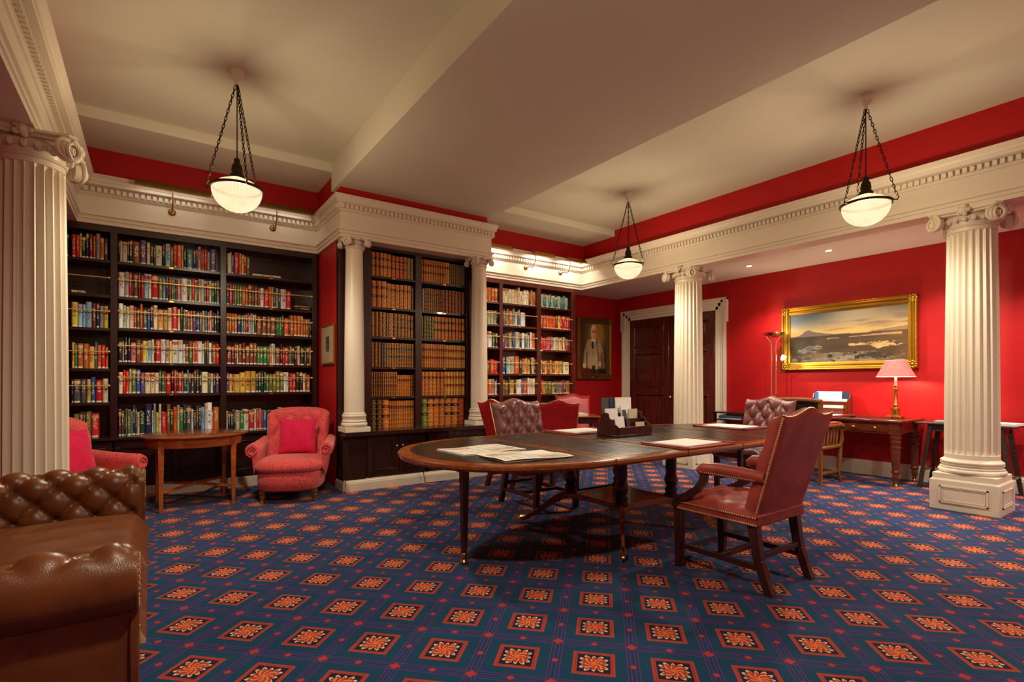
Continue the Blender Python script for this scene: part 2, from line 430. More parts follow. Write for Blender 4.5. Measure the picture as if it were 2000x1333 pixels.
def big_column(label, x, y):
    t = thing('ionic_column', label, 'column', (x, y, 0), 0, 'fluted room columns')
    p = MB(); hw = .272; z1 = .30
    p.box(-hw, hw, -hw, hw, 0, z1); p.box(-hw*.93, hw*.93, -hw*.93, hw*.93, z1, z1+.07)
    p.taper((0, 0, z1), (hw, hw), (0, 0, z1+.012), (hw*.94, hw*.94))
    pl = p.build('plinth', M['cream'], t, bevel=.004)
    for k in range(4):   # moulded panel frame on each face
        f = MB(); T = RZ(k*PI/2)
        X, Z0, Z1 = .19, .075, .245
        for (x0, x1, z0, z1_) in ((-X, X, Z0, Z0+.014), (-X, X, Z1-.014, Z1), (-X, -X+.014, Z0, Z1), (X-.014, X, Z0, Z1)):
            f.box(x0, x1, -hw-.009, -hw+.002, z0, z1_, 0, T)
        i = .022
        for (x0, x1, z0, z1_) in ((-X+i, X-i, Z0+i, Z0+i+.006), (-X+i, X-i, Z1-i-.006, Z1-i), (-X+i, -X+i+.006, Z0+i, Z1-i), (X-i-.006, X-i, Z0+i, Z1-i)):
            f.box(x0, x1, -hw-.005, -hw+.002, z0, z1_, 0, T)
        f.build('panel_moulding', M['cream'], pl)
    MB().lathe(attic(.218, .37, .15), 48).build('base', M['cream'], t, ang=50)
    s = MB(); zn = 3.02-.142-.03
    fluted(s, .218, .197, .52, zn+.01); s.build('shaft', M['cream'], t, ang=28)
    capital(t, .197, 3.02, .083, .30, VOL, .142)
    return t
big_column('fluted cream column standing on a panelled plinth in front of the landscape wall', 6.87, 1.645)
big_column('fluted cream column in front of the mahogany double doors', 6.80, 4.99)
big_column('fluted cream column behind the brown leather sofa', -.712, 4.995)
def small_column(label, x, y, z):
    t = thing('pier_column', label, 'column', (x, y, z), 0, 'smooth columns framing the projecting bookcase')
    MB().box(-.15, .15, -.15, .15, 0, .06).build('plinth', M['cream'], t, bevel=.003)
    MB().lathe(attic(.125, .06, .17), 36).build('base', M['cream'], t, ang=50)
    H = 3.02-z; zn = H-.1-.03
    MB().lathe([(.118-.02*(k/10)**1.6, .23+(zn-.22)*k/10) for k in range(11)], 36, caps=False).build('shaft', M['cream'], t)
    capital(t, .098, H, .05, .158, VOLS, .1)
small_column('smooth white column at the left edge of the projecting bookcase', 2.01, 6.21, .70)
small_column('smooth white column at the right edge of the projecting bookcase', 3.77, 6.21, .70)

# ------------------------------------------------------------------ double doors in the right wall
D0, D1, DZ = 5.47, 7.46, 2.57
d = thing('door_1', 'pair of panelled mahogany doors in a moulded cream surround', None, (X1, 0, 0)); struct(d)
a = MB()
def frame_ring(o, z, x0, x1, ear=0):   # architrave step: outer offset o
    a.box(x0, x1, D0-o, D0, 0, DZ+o); a.box(x0, x1, D1, D1+o, 0, DZ+o); a.box(x0, x1, D0-o, D1+o, DZ, DZ+o)
frame_ring(.06, 0, -.03, .02); 
for o0, o1, px in ((.06, .12, -.045), (.12, .17, -.06), (.17, .20, -.075)):
    a.box(px, .02, D0-o1, D0-o0, 0, DZ+o1); a.box(px, .02, D1+o0, D1+o1, 0, DZ+o1); a.box(px, .02, D0-o1, D1+o1, DZ+o0, DZ+o1)
for y0, y1 in ((D0-.235, D0-.17), (D1+.17, D1+.235)):   # crossettes (ears)
    a.box(-.072, .02, y0, y1, DZ-.22, DZ+.2)
a.box(-.08, .02, D0-.235, D1+.235, DZ+.165, DZ+.205)
a.build('architrave', M['cream'], d, bevel=.004)
MB().box(.005, .02, D0, D1, 0, DZ).build('door_recess', M['door'], d)
for y0, y1 in ((D0+.004, (D0+D1)/2-.003), ((D0+D1)/2+.003, D1-.004)):
    lf = MB(); fx = -.045
    lf.box(fx+.035, .01, y0, y1, 0, DZ-.004)
    zs = [(.0, .24), (1.06, 1.2), (1.87, 2.0), (2.42, DZ-.004)]
    lf.box(fx, fx+.03, y0, y0+.125, 0, DZ-.004); lf.box(fx, fx+.03, y1-.125, y1, 0, DZ-.004)
    for z0, z1 in zs: lf.box(fx, fx+.03, y0+.125, y1-.125, z0, z1)
    L = lf.build('door_leaf', M['door'], d, bevel=.006)
    for (z0, z1) in ((.24, 1.06), (1.2, 1.87), (2.0, 2.42)):
        p = MB(); yy0, yy1 = y0+.125, y1-.125; k = .07
        ring = lambda i, x: [(x, yy0+i, z0+i), (x, yy1-i, z0+i), (x, yy1-i, z1-i), (x, yy0+i, z1-i)]
        p.layers([ring(-.012, fx+.004), ring(-.012, fx-.008), ring(.006, fx-.016), ring(.022, fx-.004), ring(.03, fx+.026), ring(k-.01, fx+.028), ring(k+.045, fx+.004), ring(k+.05, fx+.006)][::-1], caps=False)
        p.add(ring(k+.05, fx+.006), [(0, 1, 2, 3)])
        p.build('panel', M['door'], L)
    if y1 < 6.6: MB().lathe([(.012, 0), (.012, .035), (.028, .045), (.03, .06), (.015, .072)], 14, 0, TR(fx, y1-.06, 1.0) @ RY(-PI/2)).build('knob', M['brass'], L)

# ------------------------------------------------------------------ bookcases
def bookcase(name, label, ups, yf, yb, rows, ledge, mat, cab, rails=True, top=3.02, base_y=None, raillev=None):
    """ups: list of (x0,x1) uprights; rows[i]: shelf tops of bay i"""
    t = thing(name, label, 'bookcase', ((ups[0][0]+ups[-1][1])/2, yf, 0)); ox, oy = t.location.x, t.location.y
    B = lambda nm, x0, x1, y0, y1, z0, z1, m=mat, p=t, bev=.003: MB().box(x0-ox, x1-ox, y0-oy, y1-oy, z0, z1).build(nm, m, p, bevel=bev)
    for x0, x1 in ups: B('upright', x0, x1, yf, yb, ledge-.01, top)
    B('back_panel', ups[0][0], ups[-1][1], yb-.02, yb, 0, top, mat, t, 0)
    B('head_rail', ups[0][0], ups[-1][1], yf+.004, yb-.02, top-(.04 if not rails else .075), top)
    for i, zs in enumerate(rows):
        x0, x1 = ups[i][1], ups[i+1][0]
        for z in zs:
            sh = B('shelf', x0, x1, yf+.012, yb-.02, z-.032, z)
            B('shelf_label', (x0+x1)/2-.02, (x0+x1)/2+.02, yf+.006, yf+.013, z-.026, z-.008, M['brass'], sh, 0)
        if rails:
            for z in zs[1:]:
                m = MB(); zz = z+.185
                m.tube([(x0-ox, -.012, zz), (x1-ox, -.012, zz)], .0058, 8)
                for xx in (x0+.012, x1-.012): m.ball((xx-ox, -.012, zz), .013, 8); m.tube([(xx-ox, -.012, zz), (xx-ox, .01, zz)], .006, 6)
                m.build('gallery_rail', M['rail'], t)
    # cupboard below
    cy = yf-cab
    B('cupboard_top', ups[0][0], ups[-1][1], cy-.05, yb-.02, ledge-.035, ledge, mat, t, .008)
    B('cupboard_carcass', ups[0][0], ups[-1][1], cy+.012, yb-.02, .02, ledge-.035)
    B('plinth_board', ups[0][0], ups[-1][1], cy-.02, cy+.02, 0, .13, M['cream'], t, .006)
    for i in range(len(rows)):
        x0, x1 = ups[i][0]+.02, ups[i+1][1]-.02; xm = (x0+x1)/2
        for a0, a1, side in ((x0, xm-.004, 1), (xm+.004, x1, -1)):
            dr = MB(); z0, z1 = .145, ledge-.045
            dr.box(a0-ox, a1-ox, cy+.006-oy, cy+.02-oy, z0, z1)
            s = .07
            for q in ((a0, a1, z0, z0+s), (a0, a1, z1-s, z1), (a0, a0+s, z0+s, z1-s), (a1-s, a1, z0+s, z1-s)):
                dr.box(q[0]-ox, q[1]-ox, cy-.008-oy, cy+.008-oy, q[2], q[3])
            for q in ((a0+s, a1-s, z0+s, z0+s+.014), (a0+s, a1-s, z1-s-.014, z1-s), (a0+s, a0+s+.014, z0+s, z1-s), (a1-s-.014, a1-s, z0+s, z1-s)):
                dr.box(q[0]-ox, q[1]-ox, cy-.014-oy, cy+.008-oy, q[2], q[3])
            dob = dr.build('cupboard_door', mat, t, bevel=.003)
            kx = a1-.035 if side > 0 else a0+.035
            MB().lathe([(.006, 0), (.006, .014), (.014, .02), (.015, .028), (.004, .034)], 12, 0, TR(kx-ox, cy-.008-oy, .5) @ RX(PI/2)).build('knob', M['brass'], dob)
    return t
SH = [2.64, 2.25, 1.90, 1.517, 1.165]; SHL = [2.64, 2.257, 1.89, 1.445, 1.072]; SHR = [2.63, 2.255, 1.87, 1.437, 1.08]; SHP = [2.655, 2.257, 1.88, 1.493, 1.11]
YL, YP = 7.2, 6.38
bookcase('library_bookcase', 'tall dark mahogany bookcase behind the round table and coral armchairs', [(-1.38, -1.32), (-.37, -.307), (.69, .755), (1.77, 1.83)], YL, 7.55, [SHL, SH, SH], .69, M['case'], .07)
bookcase('pier_bookcase', 'projecting dark bookcase of leather volumes between two white columns', [(2.13, 2.285), (2.885, 2.975), (3.668, 3.80)], YP, 6.72, [SHP, SHP], .695, M['case'], .24, rails=False)
bookcase('reading_bookcase', 'red mahogany bookcase in the far bay beside the portrait', [(3.97, 4.03), (4.77, 4.835), (5.56, 5.65), (6.37, 6.46)], YL, 7.55, [SHR, SHR, SHR], .69, M['case_r'], .07)
# wings of the pier: dark boards behind the small columns, plinth and skirting
pr_ = MB(); pr_.box(1.86, 2.13, 6.36, 6.42, 0, 3.02); pr_.box(3.80, 3.96, 6.36, 6.42, 0, 3.02)
pr_.box(1.86, 3.96, 6.16, 6.40, .02, .66); pr_.box(1.85, 3.965, 6.05, 6.42, .655, .70)
struct(pr_.build('wall_pier_panelling', M['case']))
skirting('baseboard_pier', [(1.875, 6.42), (1.875, 6.115), (3.96, 6.115), (3.96, 6.42)], .13, .03)
# ------------------------------------------------------------------ books
RGB = dict(r=(196, 30, 36), R=(112, 26, 32), o=(222, 92, 30), O=(190, 104, 42), n=(128, 72, 40), N=(52, 34, 26), y=(222, 200, 66), d=(212, 164, 76), c=(224, 208, 172),
           w=(232, 230, 224), g=(62, 122, 64), G=(32, 64, 48), b=(40, 98, 176), B=(32, 42, 82), l=(144, 190, 214), k=(28, 26, 28), e=(150, 150, 144), E=(78, 78, 80),
           p=(214, 128, 130), v=(98, 74, 130), t=(54, 116, 122), a=(112, 114, 54), A=(186, 198, 160))
NAME = dict(r='red', R='maroon', o='orange', O='tan', n='brown', N='dark brown', y='yellow', d='gold', c='cream', w='white', g='green', G='dark green', b='blue', B='navy',
            l='light blue', k='black', e='grey', E='charcoal', p='pink', v='purple', t='teal', a='olive', A='pale green')
def book_mat(attr=False):
    t = NT('book_cover')
    if attr:
        A_ = lambda nm: t.n('ShaderNodeAttribute', attribute_name=nm)
        g = t.sep(A_('gen').outputs['Vector']); col = A_('bcol').outputs['Color']; rnd = A_('brnd').outputs['Fac']
    else:
        oi = t.n('ShaderNodeObjectInfo'); g = t.sep(t.coord('Generated')); col = oi.outputs['Color']; rnd = oi.outputs['Random']
    spine = t.math('LESS_THAN', g[1], .12)
    lt = lambda x, v: t.math('LESS_THAN', x, v)
    gt = lambda x, v: t.math('GREATER_THAN', x, v)
    AND = lambda *q: q[0] if len(q) == 1 else t.math('MULTIPLY', q[0], AND(*q[1:]))
    lum = t.n('ShaderNodeRGBToBW'); t.put(lum.inputs[0], col)
    ink = t.mix(gt(lum.outputs[0], .25), srgb(228, 214, 170), srgb(40, 30, 40))
    v = t.n('ShaderNodeCombineXYZ'); t.put(v.inputs[0], t.math('MULTIPLY', rnd, 37)); t.put(v.inputs[2], t.math('MULTIPLY', g[2], 26)); t.put(v.inputs[1], t.math('MULTIPLY', g[0], 5))
    txt = gt(t.noise(v.outputs[0], 1.0, 2), .53)
    z0 = t.math('ADD', .25, t.math('MULTIPLY', rnd, .25))
    col2 = t.mix(AND(txt, spine, gt(g[2], z0), lt(g[2], t.math('ADD', z0, .48)), gt(g[0], .25), lt(g[0], .75)), col, ink)
    r2 = t.math('FRACT', t.math('MULTIPLY', rnd, 17.3)); r3 = t.math('FRACT', t.math('MULTIPLY', rnd, 91.7))
    panel = AND(spine, gt(g[2], .8), lt(g[2], .93), gt(r2, .6))
    col3 = t.mix(panel, col2, t.mix(r3, srgb(190, 40, 40), srgb(225, 205, 150)))
    st = AND(spine, gt(g[2], .012), lt(g[2], .075), gt(r3, .35), gt(g[0], .08), lt(g[0], .92))
    col4 = t.mix(st, col3, srgb(240, 238, 230))
    t.bump(t.noise(t.coord(), 60, 2), .1, .002)
    return t.base(col4, t.math('ADD', .35, t.math('MULTIPLY', r2, .35)))
def vol_mat():
    t = NT('gilt_calf'); oi = t.n('ShaderNodeObjectInfo'); g = t.sep(t.coord('Generated'))
    col = oi.outputs['Color']; al = oi.outputs['Alpha']; rnd = oi.outputs['Random']
    spine = t.math('LESS_THAN', g[1], .14)
    fr = t.math('FRACT', t.math('ADD', t.math('MULTIPLY', g[2], 6), .5))          # ribs at k/6
    near = t.math('ABSOLUTE', t.math('SUBTRACT', fr, .5))
    gold = t.math('MULTIPLY', t.math('GREATER_THAN', near, .10), t.math('LESS_THAN', near, .19))
    orn = t.math('MULTIPLY', t.math('GREATER_THAN', near, .36), t.math('LESS_THAN', t.math('ABSOLUTE', t.math('SUBTRACT', g[0], .5)), .2))
    c = t.mix(t.noise(t.mapping(t.coord('Generated'), (2, 2, 6)), 3, 4), col, t.mix(.25, col, (.02, .008, .004, 1)))
    lab = t.math('MAXIMUM', t.math('MULTIPLY', t.math('GREATER_THAN', g[2], .69), t.math('LESS_THAN', g[2], .81)),
                 t.math('MULTIPLY', t.math('MULTIPLY', t.math('GREATER_THAN', g[2], .36), t.math('LESS_THAN', g[2], .475)), t.math('GREATER_THAN', al, .45)))
    lc = t.n('ShaderNodeValToRGB'); lc.color_ramp.interpolation = 'CONSTANT'; t.put(lc.inputs[0], al)
    e = lc.color_ramp.elements; e[0].position = 0; e[0].color = srgb(96, 20, 28); e[1].position = .6; e[1].color = srgb(150, 20, 30)
    for p, q in ((.7, srgb(28, 22, 24)), (.8, srgb(26, 56, 40)), (.9, srgb(22, 50, 58))): x = e.new(p); x.color = q
    c = t.mix(t.math('MULTIPLY', t.math('MULTIPLY', lab, spine), t.math('GREATER_THAN', al, .15)), c, lc.outputs[0])
    gl = t.math('MULTIPLY', t.math('MAXIMUM', gold, t.math('MULTIPLY', orn, .7)), spine)
    c = t.mix(t.math('MULTIPLY', gl, .8), c, srgb(226, 178, 86))
    t.put(t.b.inputs['Metallic'], t.math('MULTIPLY', gl, .35))
    return t.base(c, .36)
M['book'] = book_mat(); M['vol'] = vol_mat()
def book_mesh():   # unit book, spine to -y, width x, height z
    mb = MB(); n = 5; prof = [(-.5+.5*0, .06)]
    prof = [(-.5, .07), (-.42, .022), (-.2, 0), (.2, 0), (.42, .022), (.5, .07)]
    outer = prof+[(.5, 1), (-.5, 1)]
    mb.layers([[(x, y, z) for x, y in outer] for z in (0, 1)], 0, caps=False)
    k = len(outer)
    # recessed page block at top, covers standing proud
    inn = [(-.44, .1), (.44, .1), (.44, .985), (-.44, .985)]
    mb.add([(x, y, .985) for x, y in inn], [(0, 1, 2, 3)], 1)
    for z, fl in ((1, 0), (0, 1)):
        q = [(x, y, z) for x, y in outer]+[(x, y, z) for x, y in inn]
        fs = [(0, 1, 8), (1, 2, 8), (2, 3, 9, 8), (3, 4, 9), (4, 5, 9), (5, 6, 10, 9), (6, 7, 11, 10), (7, 0, 8, 11)]
        if fl: fs = [f[::-1] for f in fs]+[(8, 11, 10, 9)]
        mb.add(q, fs, 0)
    mb.add([(x, y, z) for z in (.985, 1) for x, y in inn], [(0, 4, 5, 1), (1, 5, 6, 2), (2, 6, 7, 3), (3, 7, 4, 0)], 1)
    return mb.mesh('book', [M['book'], M['pages']], 30)
def vol_mesh():
    mb = MB(); rings = []
    base = [(-.5, .10), (-.44, .045), (-.28, .01), (0, -.005), (.28, .01), (.44, .045), (.5, .10)]
    zs = [(0, 0)]
    for k in range(1, 6): zs += [(k/6-.018, 0), (k/6-.010, 1), (k/6+.010, 1), (k/6+.018, 0)]
    zs += [(1, 0)]
    for z, rib in zs:
        rings.append([(x*(1+.02*rib*(abs(x) < .45)), y-.03*rib*(y < .09), z) for x, y in base]+[(.5, 1, z), (-.5, 1, z)])
    mb.layers(rings, 0, caps=True)
    return mb.mesh('bound_volume', [M['vol']], 35)
BOOK, VOLU = book_mesh(), vol_mesh()
random.seed(7)
ORD = lambda n: '%d%s' % (n, 'th' if 10 < n % 100 < 14 else {1: 'st', 2: 'nd', 3: 'rd'}.get(n % 10, 'th'))
ROWN = ['top', 'second', 'third', 'fourth', 'fifth', 'lowest']
nbook = 0
def put(mesh, x, w, yf, z, h, d, code, alpha, name, label, cat, group, tilt=0):
    o = bpy.data.objects.new(name, mesh); COL.objects.link(o)
    o.location = (x, yf, z+.0008); o.scale = (w, d, h)
    kk = random.uniform(.9, 1.12); c = srgb(*[max(0, min(255, v*kk*random.uniform(.965, 1.035))) for v in RGB[code]])
    o.color = (c[0], c[1], c[2], alpha)
    if tilt: o.rotation_euler = (0, tilt, 0)
    return tag(o, label, cat, group)
def parse(s):
    out = []; i = 0
    while i < len(s):
        ch = s[i]; w = 2
        if i+1 < len(s) and s[i+1].isdigit(): w = int(s[i+1]); i += 1
        out.append((ch, w)); i += 1
    return out
BOOKS = []
def row(s, x0, x1, f0, f1, z, yf, hmin, hmax, ri, where, group):
    global nbook
    items = parse(s); tot = sum(w for _, w in items); span = (x1-x0)*(f1-f0)-.012; u = span/tot; x = x0+(x1-x0)*f0+.006; k = 0
    hh = random.uniform(hmin, hmax)
    prev = None
    for ch, w in items:
        ww = w*u
        if ch != '_':
            k += 1; nbook += 1
            if ch != prev or random.random() < .3: hh = random.uniform(hmin, hmax)
            size = 'tall ' if hh > hmax-.012 else ('slim ' if w == 1 else ('thick ' if w >= 4 else ''))
            BOOKS.append((ww*hh/((x*math.sin(YAW)+yf*math.cos(YAW))**2), (x+ww/2, ww*.95, yf+random.uniform(.0, .02), z, hh, random.uniform(.16, .2), ch, 1, 'book',
                '%s%s book, %s from left on the %s shelf, %s' % (size, NAME[ch], ORD(k), ROWN[ri], where), 'book', group)))
        prev = ch; x += ww
def flat_book(x, w, yf, z, code, label, th=.028):
    o = bpy.data.objects.new('book', BOOK); COL.objects.link(o)
    o.scale = (th, .16, w); o.location = (x-w/2, yf, z+th/2+.001); o.rotation_euler = (0, PI/2, 0)
    o.color = srgb(*RGB[code]); tag(o, label, 'book', 'books lying flat')
yb_ = YL+.035
sec = 'left of the dark bookcase'
for ri, (s, f0) in enumerate([('r3r3y1k3B2R3o2e3O3N3', .645), ('', 0), ('y4l3l2l4R3B2e3y3', .645), ('d2g2O4O4d4t2o3r3o2', .645), ('k1E5E4y3b3r5c4', .645), ('a3G2R1a3r4', .66)]):
    z = SHL[ri] if ri < 5 else .69
    if s: row(s, -1.32, -.37, f0, .985 if ri < 5 else .9, z, yb_, .235 if ri < 5 else .24, .29 if ri != 4 else .28, ri, sec, 'books in the dark bookcase')
flat_book(-.645, .11, yb_, SHL[1], 'c', 'cream book lying flat on the empty second shelf, dark bookcase')
sec = 'middle of the dark bookcase'
for ri, s in enumerate(['k1w1c3k1B2n4v4c2k2k1A4k2l3a2r2o3c1k2t4B2b1p2n1r1r2e2v4_2', 'w4e3r2B1n3R2r2l3w2r5a3l2B2R1r1g2g1B1p3w5k1A2r2A2k1c2y1w1k2r2w2g2G2e2',
        'w3A2w2c3r2g2o2E3b2k2c3d4d3c3r4c2k2a2r1t2o2v2k1b2v2y2b2o2c1k2k2k2', 'k3c1k3k2p4n4r1y3w1l3c2k1r4w4e3y2w5w4w2n3g3O2r2w4A2k2E2w2b1O3r3',
        'c3r2o2A2a3b3v3c4c3c3E2g2n1r4k2r2k1r3e1G3l1k2E2k2E2k2c5E2A2k2v3', 'R2E2k1a1a3l1B2E1c2G4B5c1l2y2w2r4n3G2o3A2g3G2E4w2k2E2k2l3w2w4p1O5']):
    row(s, -.307, .69, 0, 1, SH[ri] if ri < 5 else .69, yb_, .225 if ri < 5 else .25, .285 if ri < 5 else .36, ri, sec, 'books in the dark bookcase')
sec = 'right of the dark bookcase'
for ri, (s, f1) in enumerate([('k1c2w1b2r4O2d2r2a3', .27), ('G2r3v1a2a2g2O3O2n3n2n3n2w3r4o2d2B2e2N2w5r4', .75), ('O2O2O2O2B3t2O1R2n1w1e2w1G2n4n4n3n4G1g2g2G2o4k1O3O3O3O2O2O2n2k1', 1),
        ('R4R2R2c1n3R3n3n3n3g2g3g3g2O2w1A2n4k2r2r3t1n2N2k2r1c2k4E2N2O2', 1), ('v2d2n1d1d4d4d4d4G2G2G2G2g2a3a3a3a3w2w2k1r2r3N3N3c2n1O3_1', 1), ('w1k2k2B1E1c3g3w4r4c2r2p2r1b3G2G3G3g3y2b1r1p3', .72)]):
    row(s, .755, 1.77, 0, f1, SH[ri] if ri < 5 else .69, yb_, .225, .275, ri, sec, 'books in the dark bookcase')
flat_book(1.215, .33, yb_, SH[0], 'c', 'cream book lying flat on the top shelf of the dark bookcase', .03)
flat_book(1.655, .19, yb_, SH[1], 'G', 'dark green book lying flat under a tan one, dark bookcase', .035)
flat_book(1.655, .19, yb_, SH[1]+.037, 'O', 'tan book lying flat on a dark green one, dark bookcase', .02)
sec = 'left part of the far bookcase'
for ri, s in enumerate(['O3O3O3O3', 'A2A2A2A2k1', 'c2w3g2k2', 'n4o3r2r1', 't2o3e2w1b1', 'c4o2r2']):
    row(s, 4.03, 4.77, .64, 1, SHR[ri] if ri < 5 else .69, yb_, .215, .27, ri, sec, 'books in the far bookcase')
sec = 'middle part of the far bookcase'
for ri, (s, f1) in enumerate([('c2c4c3c2c3c2c2c2w2c2n1n1d1d1O1O1', 1), ('E2o2t2A2O4e3w2g1b2p1w3w2', .70), ('y1v3e2r1v1A2y1k1b2n1w3A2k2w3t3c1w1k1w2O4', 1), ('c1b3B1l2w2A2A2o5G3O2d2O2d3k1c3n1', 1), ('b1g2n4t1d4k2c3w2b2o4w2c4c2', 1)]):
    row(s, 4.835, 5.56, 0, f1, SHR[ri], yb_, .23, .30, ri, sec, 'books in the far bookcase')
sec = 'right part of the far bookcase'
for ri, (s, f1) in enumerate([('t1A1t1g1t1A1t1t1A1t1t1g1t1A1t1g1t1t1A1t1', .95), ('o3o3o3o3o2r1k1y2r2r2r2r2r1', 1), ('r1r1r1r1r1r1p1p1r1r1e2w1A3d3k1w1t1r2k1n1', 1), ('d2n2d2n2d2n2d2d2d2n1c5', .97), ('r2o1d1a3a3d2E2e2e2r1E3O2O1', 1), ('t2e2l2', .3)]):
    row(s, 5.65, 6.37, 0, f1, SHR[ri] if ri < 5 else .69, yb_, .21, .25, ri, sec, 'books in the far bookcase')
BOOKS.sort(key=lambda q: -q[0])
for q in BOOKS[:300]: put(BOOK, *q[1])
def rest_of_books(items):
    n = len(items); src = np.array([v.co[:] for v in BOOK.vertices]); nv = len(src)
    polys = [tuple(p.vertices) for p in BOOK.polygons]; mi = [p.material_index for p in BOOK.polygons]
    V, F, Mi, G, Cc, Rn = [], [], [], [], [], []
    gen = (src-src.min(0))/(src.max(0)-src.min(0))
    for k, (_, (x, w, yf, z, h, d, ch, *_r)) in enumerate(items):
        V.append(src*np.array([w, d, h])+np.array([x, yf, z+.0008])); F += [tuple(i+k*nv for i in p) for p in polys]; Mi += mi; G.append(gen)
        kk = random.uniform(.9, 1.12); c = srgb(*[max(0, min(255, v*kk*random.uniform(.965, 1.035))) for v in RGB[ch]]); Cc.append(np.tile(np.array(c), (nv, 1))); Rn.append(np.full(nv, random.random()))
    me = bpy.data.meshes.new('shelved_books'); me.from_pydata(np.vstack(V).tolist(), [], F)
    me.materials.append(book_mat(True)); me.materials.append(M['pages']); me.polygons.foreach_set('material_index', Mi)
    a = me.attributes.new('gen', 'FLOAT_VECTOR', 'POINT'); a.data.foreach_set('vector', np.vstack(G).astype('f').ravel())
    a = me.attributes.new('bcol', 'FLOAT_COLOR', 'POINT'); a.data.foreach_set('color', np.vstack(Cc).astype('f').ravel())
    a = me.attributes.new('brnd', 'FLOAT', 'POINT'); a.data.foreach_set('value', np.concatenate(Rn).astype('f'))
    o = bpy.data.objects.new('shelved_books', me); COL.objects.link(o)
    tag(o, 'slimmer books of mixed colours filling the gaps on the bookcase shelves', 'books', None, 'stuff')
fill = []
for x0, x1, rows_ in ((-1.32, -.71, SHL), (4.03, 4.50, SHR)):      # shelf ends behind the big column and the pier
    for z in rows_+[.69]:
        if x0 < 0 and z == SHL[1]: continue
        x = x0+.006
        while x < x1-.05:
            w = random.uniform(.018, .045); fill.append((0, (x+w/2, w*.95, yb_+random.uniform(0, .02), z, random.uniform(.22, .28), .18, random.choice('rRoOngGbBkcwEdt')))); x += w
rest_of_books(BOOKS[300:]+fill)
# leather sets in the projecting bookcase: (colour, count, width, height, label style)
LM, LR, LK, LG, LT, NO = .5, .65, .75, .85, .95, .05
PL = [[('O', 5, 3, .30, LM), ('r', 4, 3, .288, LG), ('a', 2, 2.6, .285, NO)], [('O', 3, 4, .335, LM), ('O', 6, 3.2, .315, .3), ('k', 1, 2, .3, NO)],
      [('n', 4, 3, .315, NO), ('k', 1, 2, .31, NO), ('n', 1, 4, .31, NO), ('R', 2, 3, .31, LK), ('n', 1, 3, .31, LG), ('R', 1, 2.4, .31, NO), ('n', 2, 2.6, .3, LK)],
      [('n', 3, 2.6, .315, NO), ('B', 2, 2, .31, NO), ('n', 11, 2, .31, LT)], [('n', 12, 2, .315, LM), ('O', 7, 1.8, .275, .3), ('R', 2, 1.6, .275, LK)],
      [('N', 2, 4.2, .37, NO), ('O', 1, 5.4, .365, LM), ('O', 14, 1.35, .35, .3)]]
PR = [[('O', 10, 2, .30, LM), ('d', 2, 1.8, .30, .3), ('E', 8, 1.7, .29, NO)], [('B', 1, 3.2, .30, NO), ('R', 9, 1.6, .31, LK), ('R', 7, 2.9, .315, NO)],
      [('G', 5, 2, .31, NO), ('O', 6, 2.8, .31, LK), ('O', 1, 2.4, .31, LR), ('O', 2, 2.6, .31, LM)], [('O', 13, 1.5, .32, LM), ('d', 12, 1.4, .315, LR)],
      [('O', 6, 2.9, .325, .3), ('d', 7, 2.3, .33, LR)], [('g', 1, 4, .375, LK), ('O', 3, 3.5, .37, .3), ('O', 2, 4.2, .37, LK), ('r', 1, 4, .365, NO)]]
for side, S, x0, x1 in (('left', PL, 2.285, 2.885), ('right', PR, 2.975, 3.668)):
    for ri, rw in enumerate(S):
        z = SHP[ri] if ri < 5 else .70; tot = sum(n*w for _, n, w, _, _ in rw); u = (x1-x0-.012)/tot; x = x0+.006; k = 0
        for ch, n, w, h, al in rw:
            for j in range(n):
                k += 1
                put(VOLU, x+w*u/2, w*u*.965, YP+.03+random.uniform(0, .006), z, h+random.uniform(-.002, .002), .2, ch, al, 'bound_volume',
                    '%s leather volume, %s from left on the %s shelf, %s half of projecting bookcase' % (NAME[ch], ORD(k), ROWN[ri], side), 'bound volume', 'leather volumes between the small columns')
                x += w*u
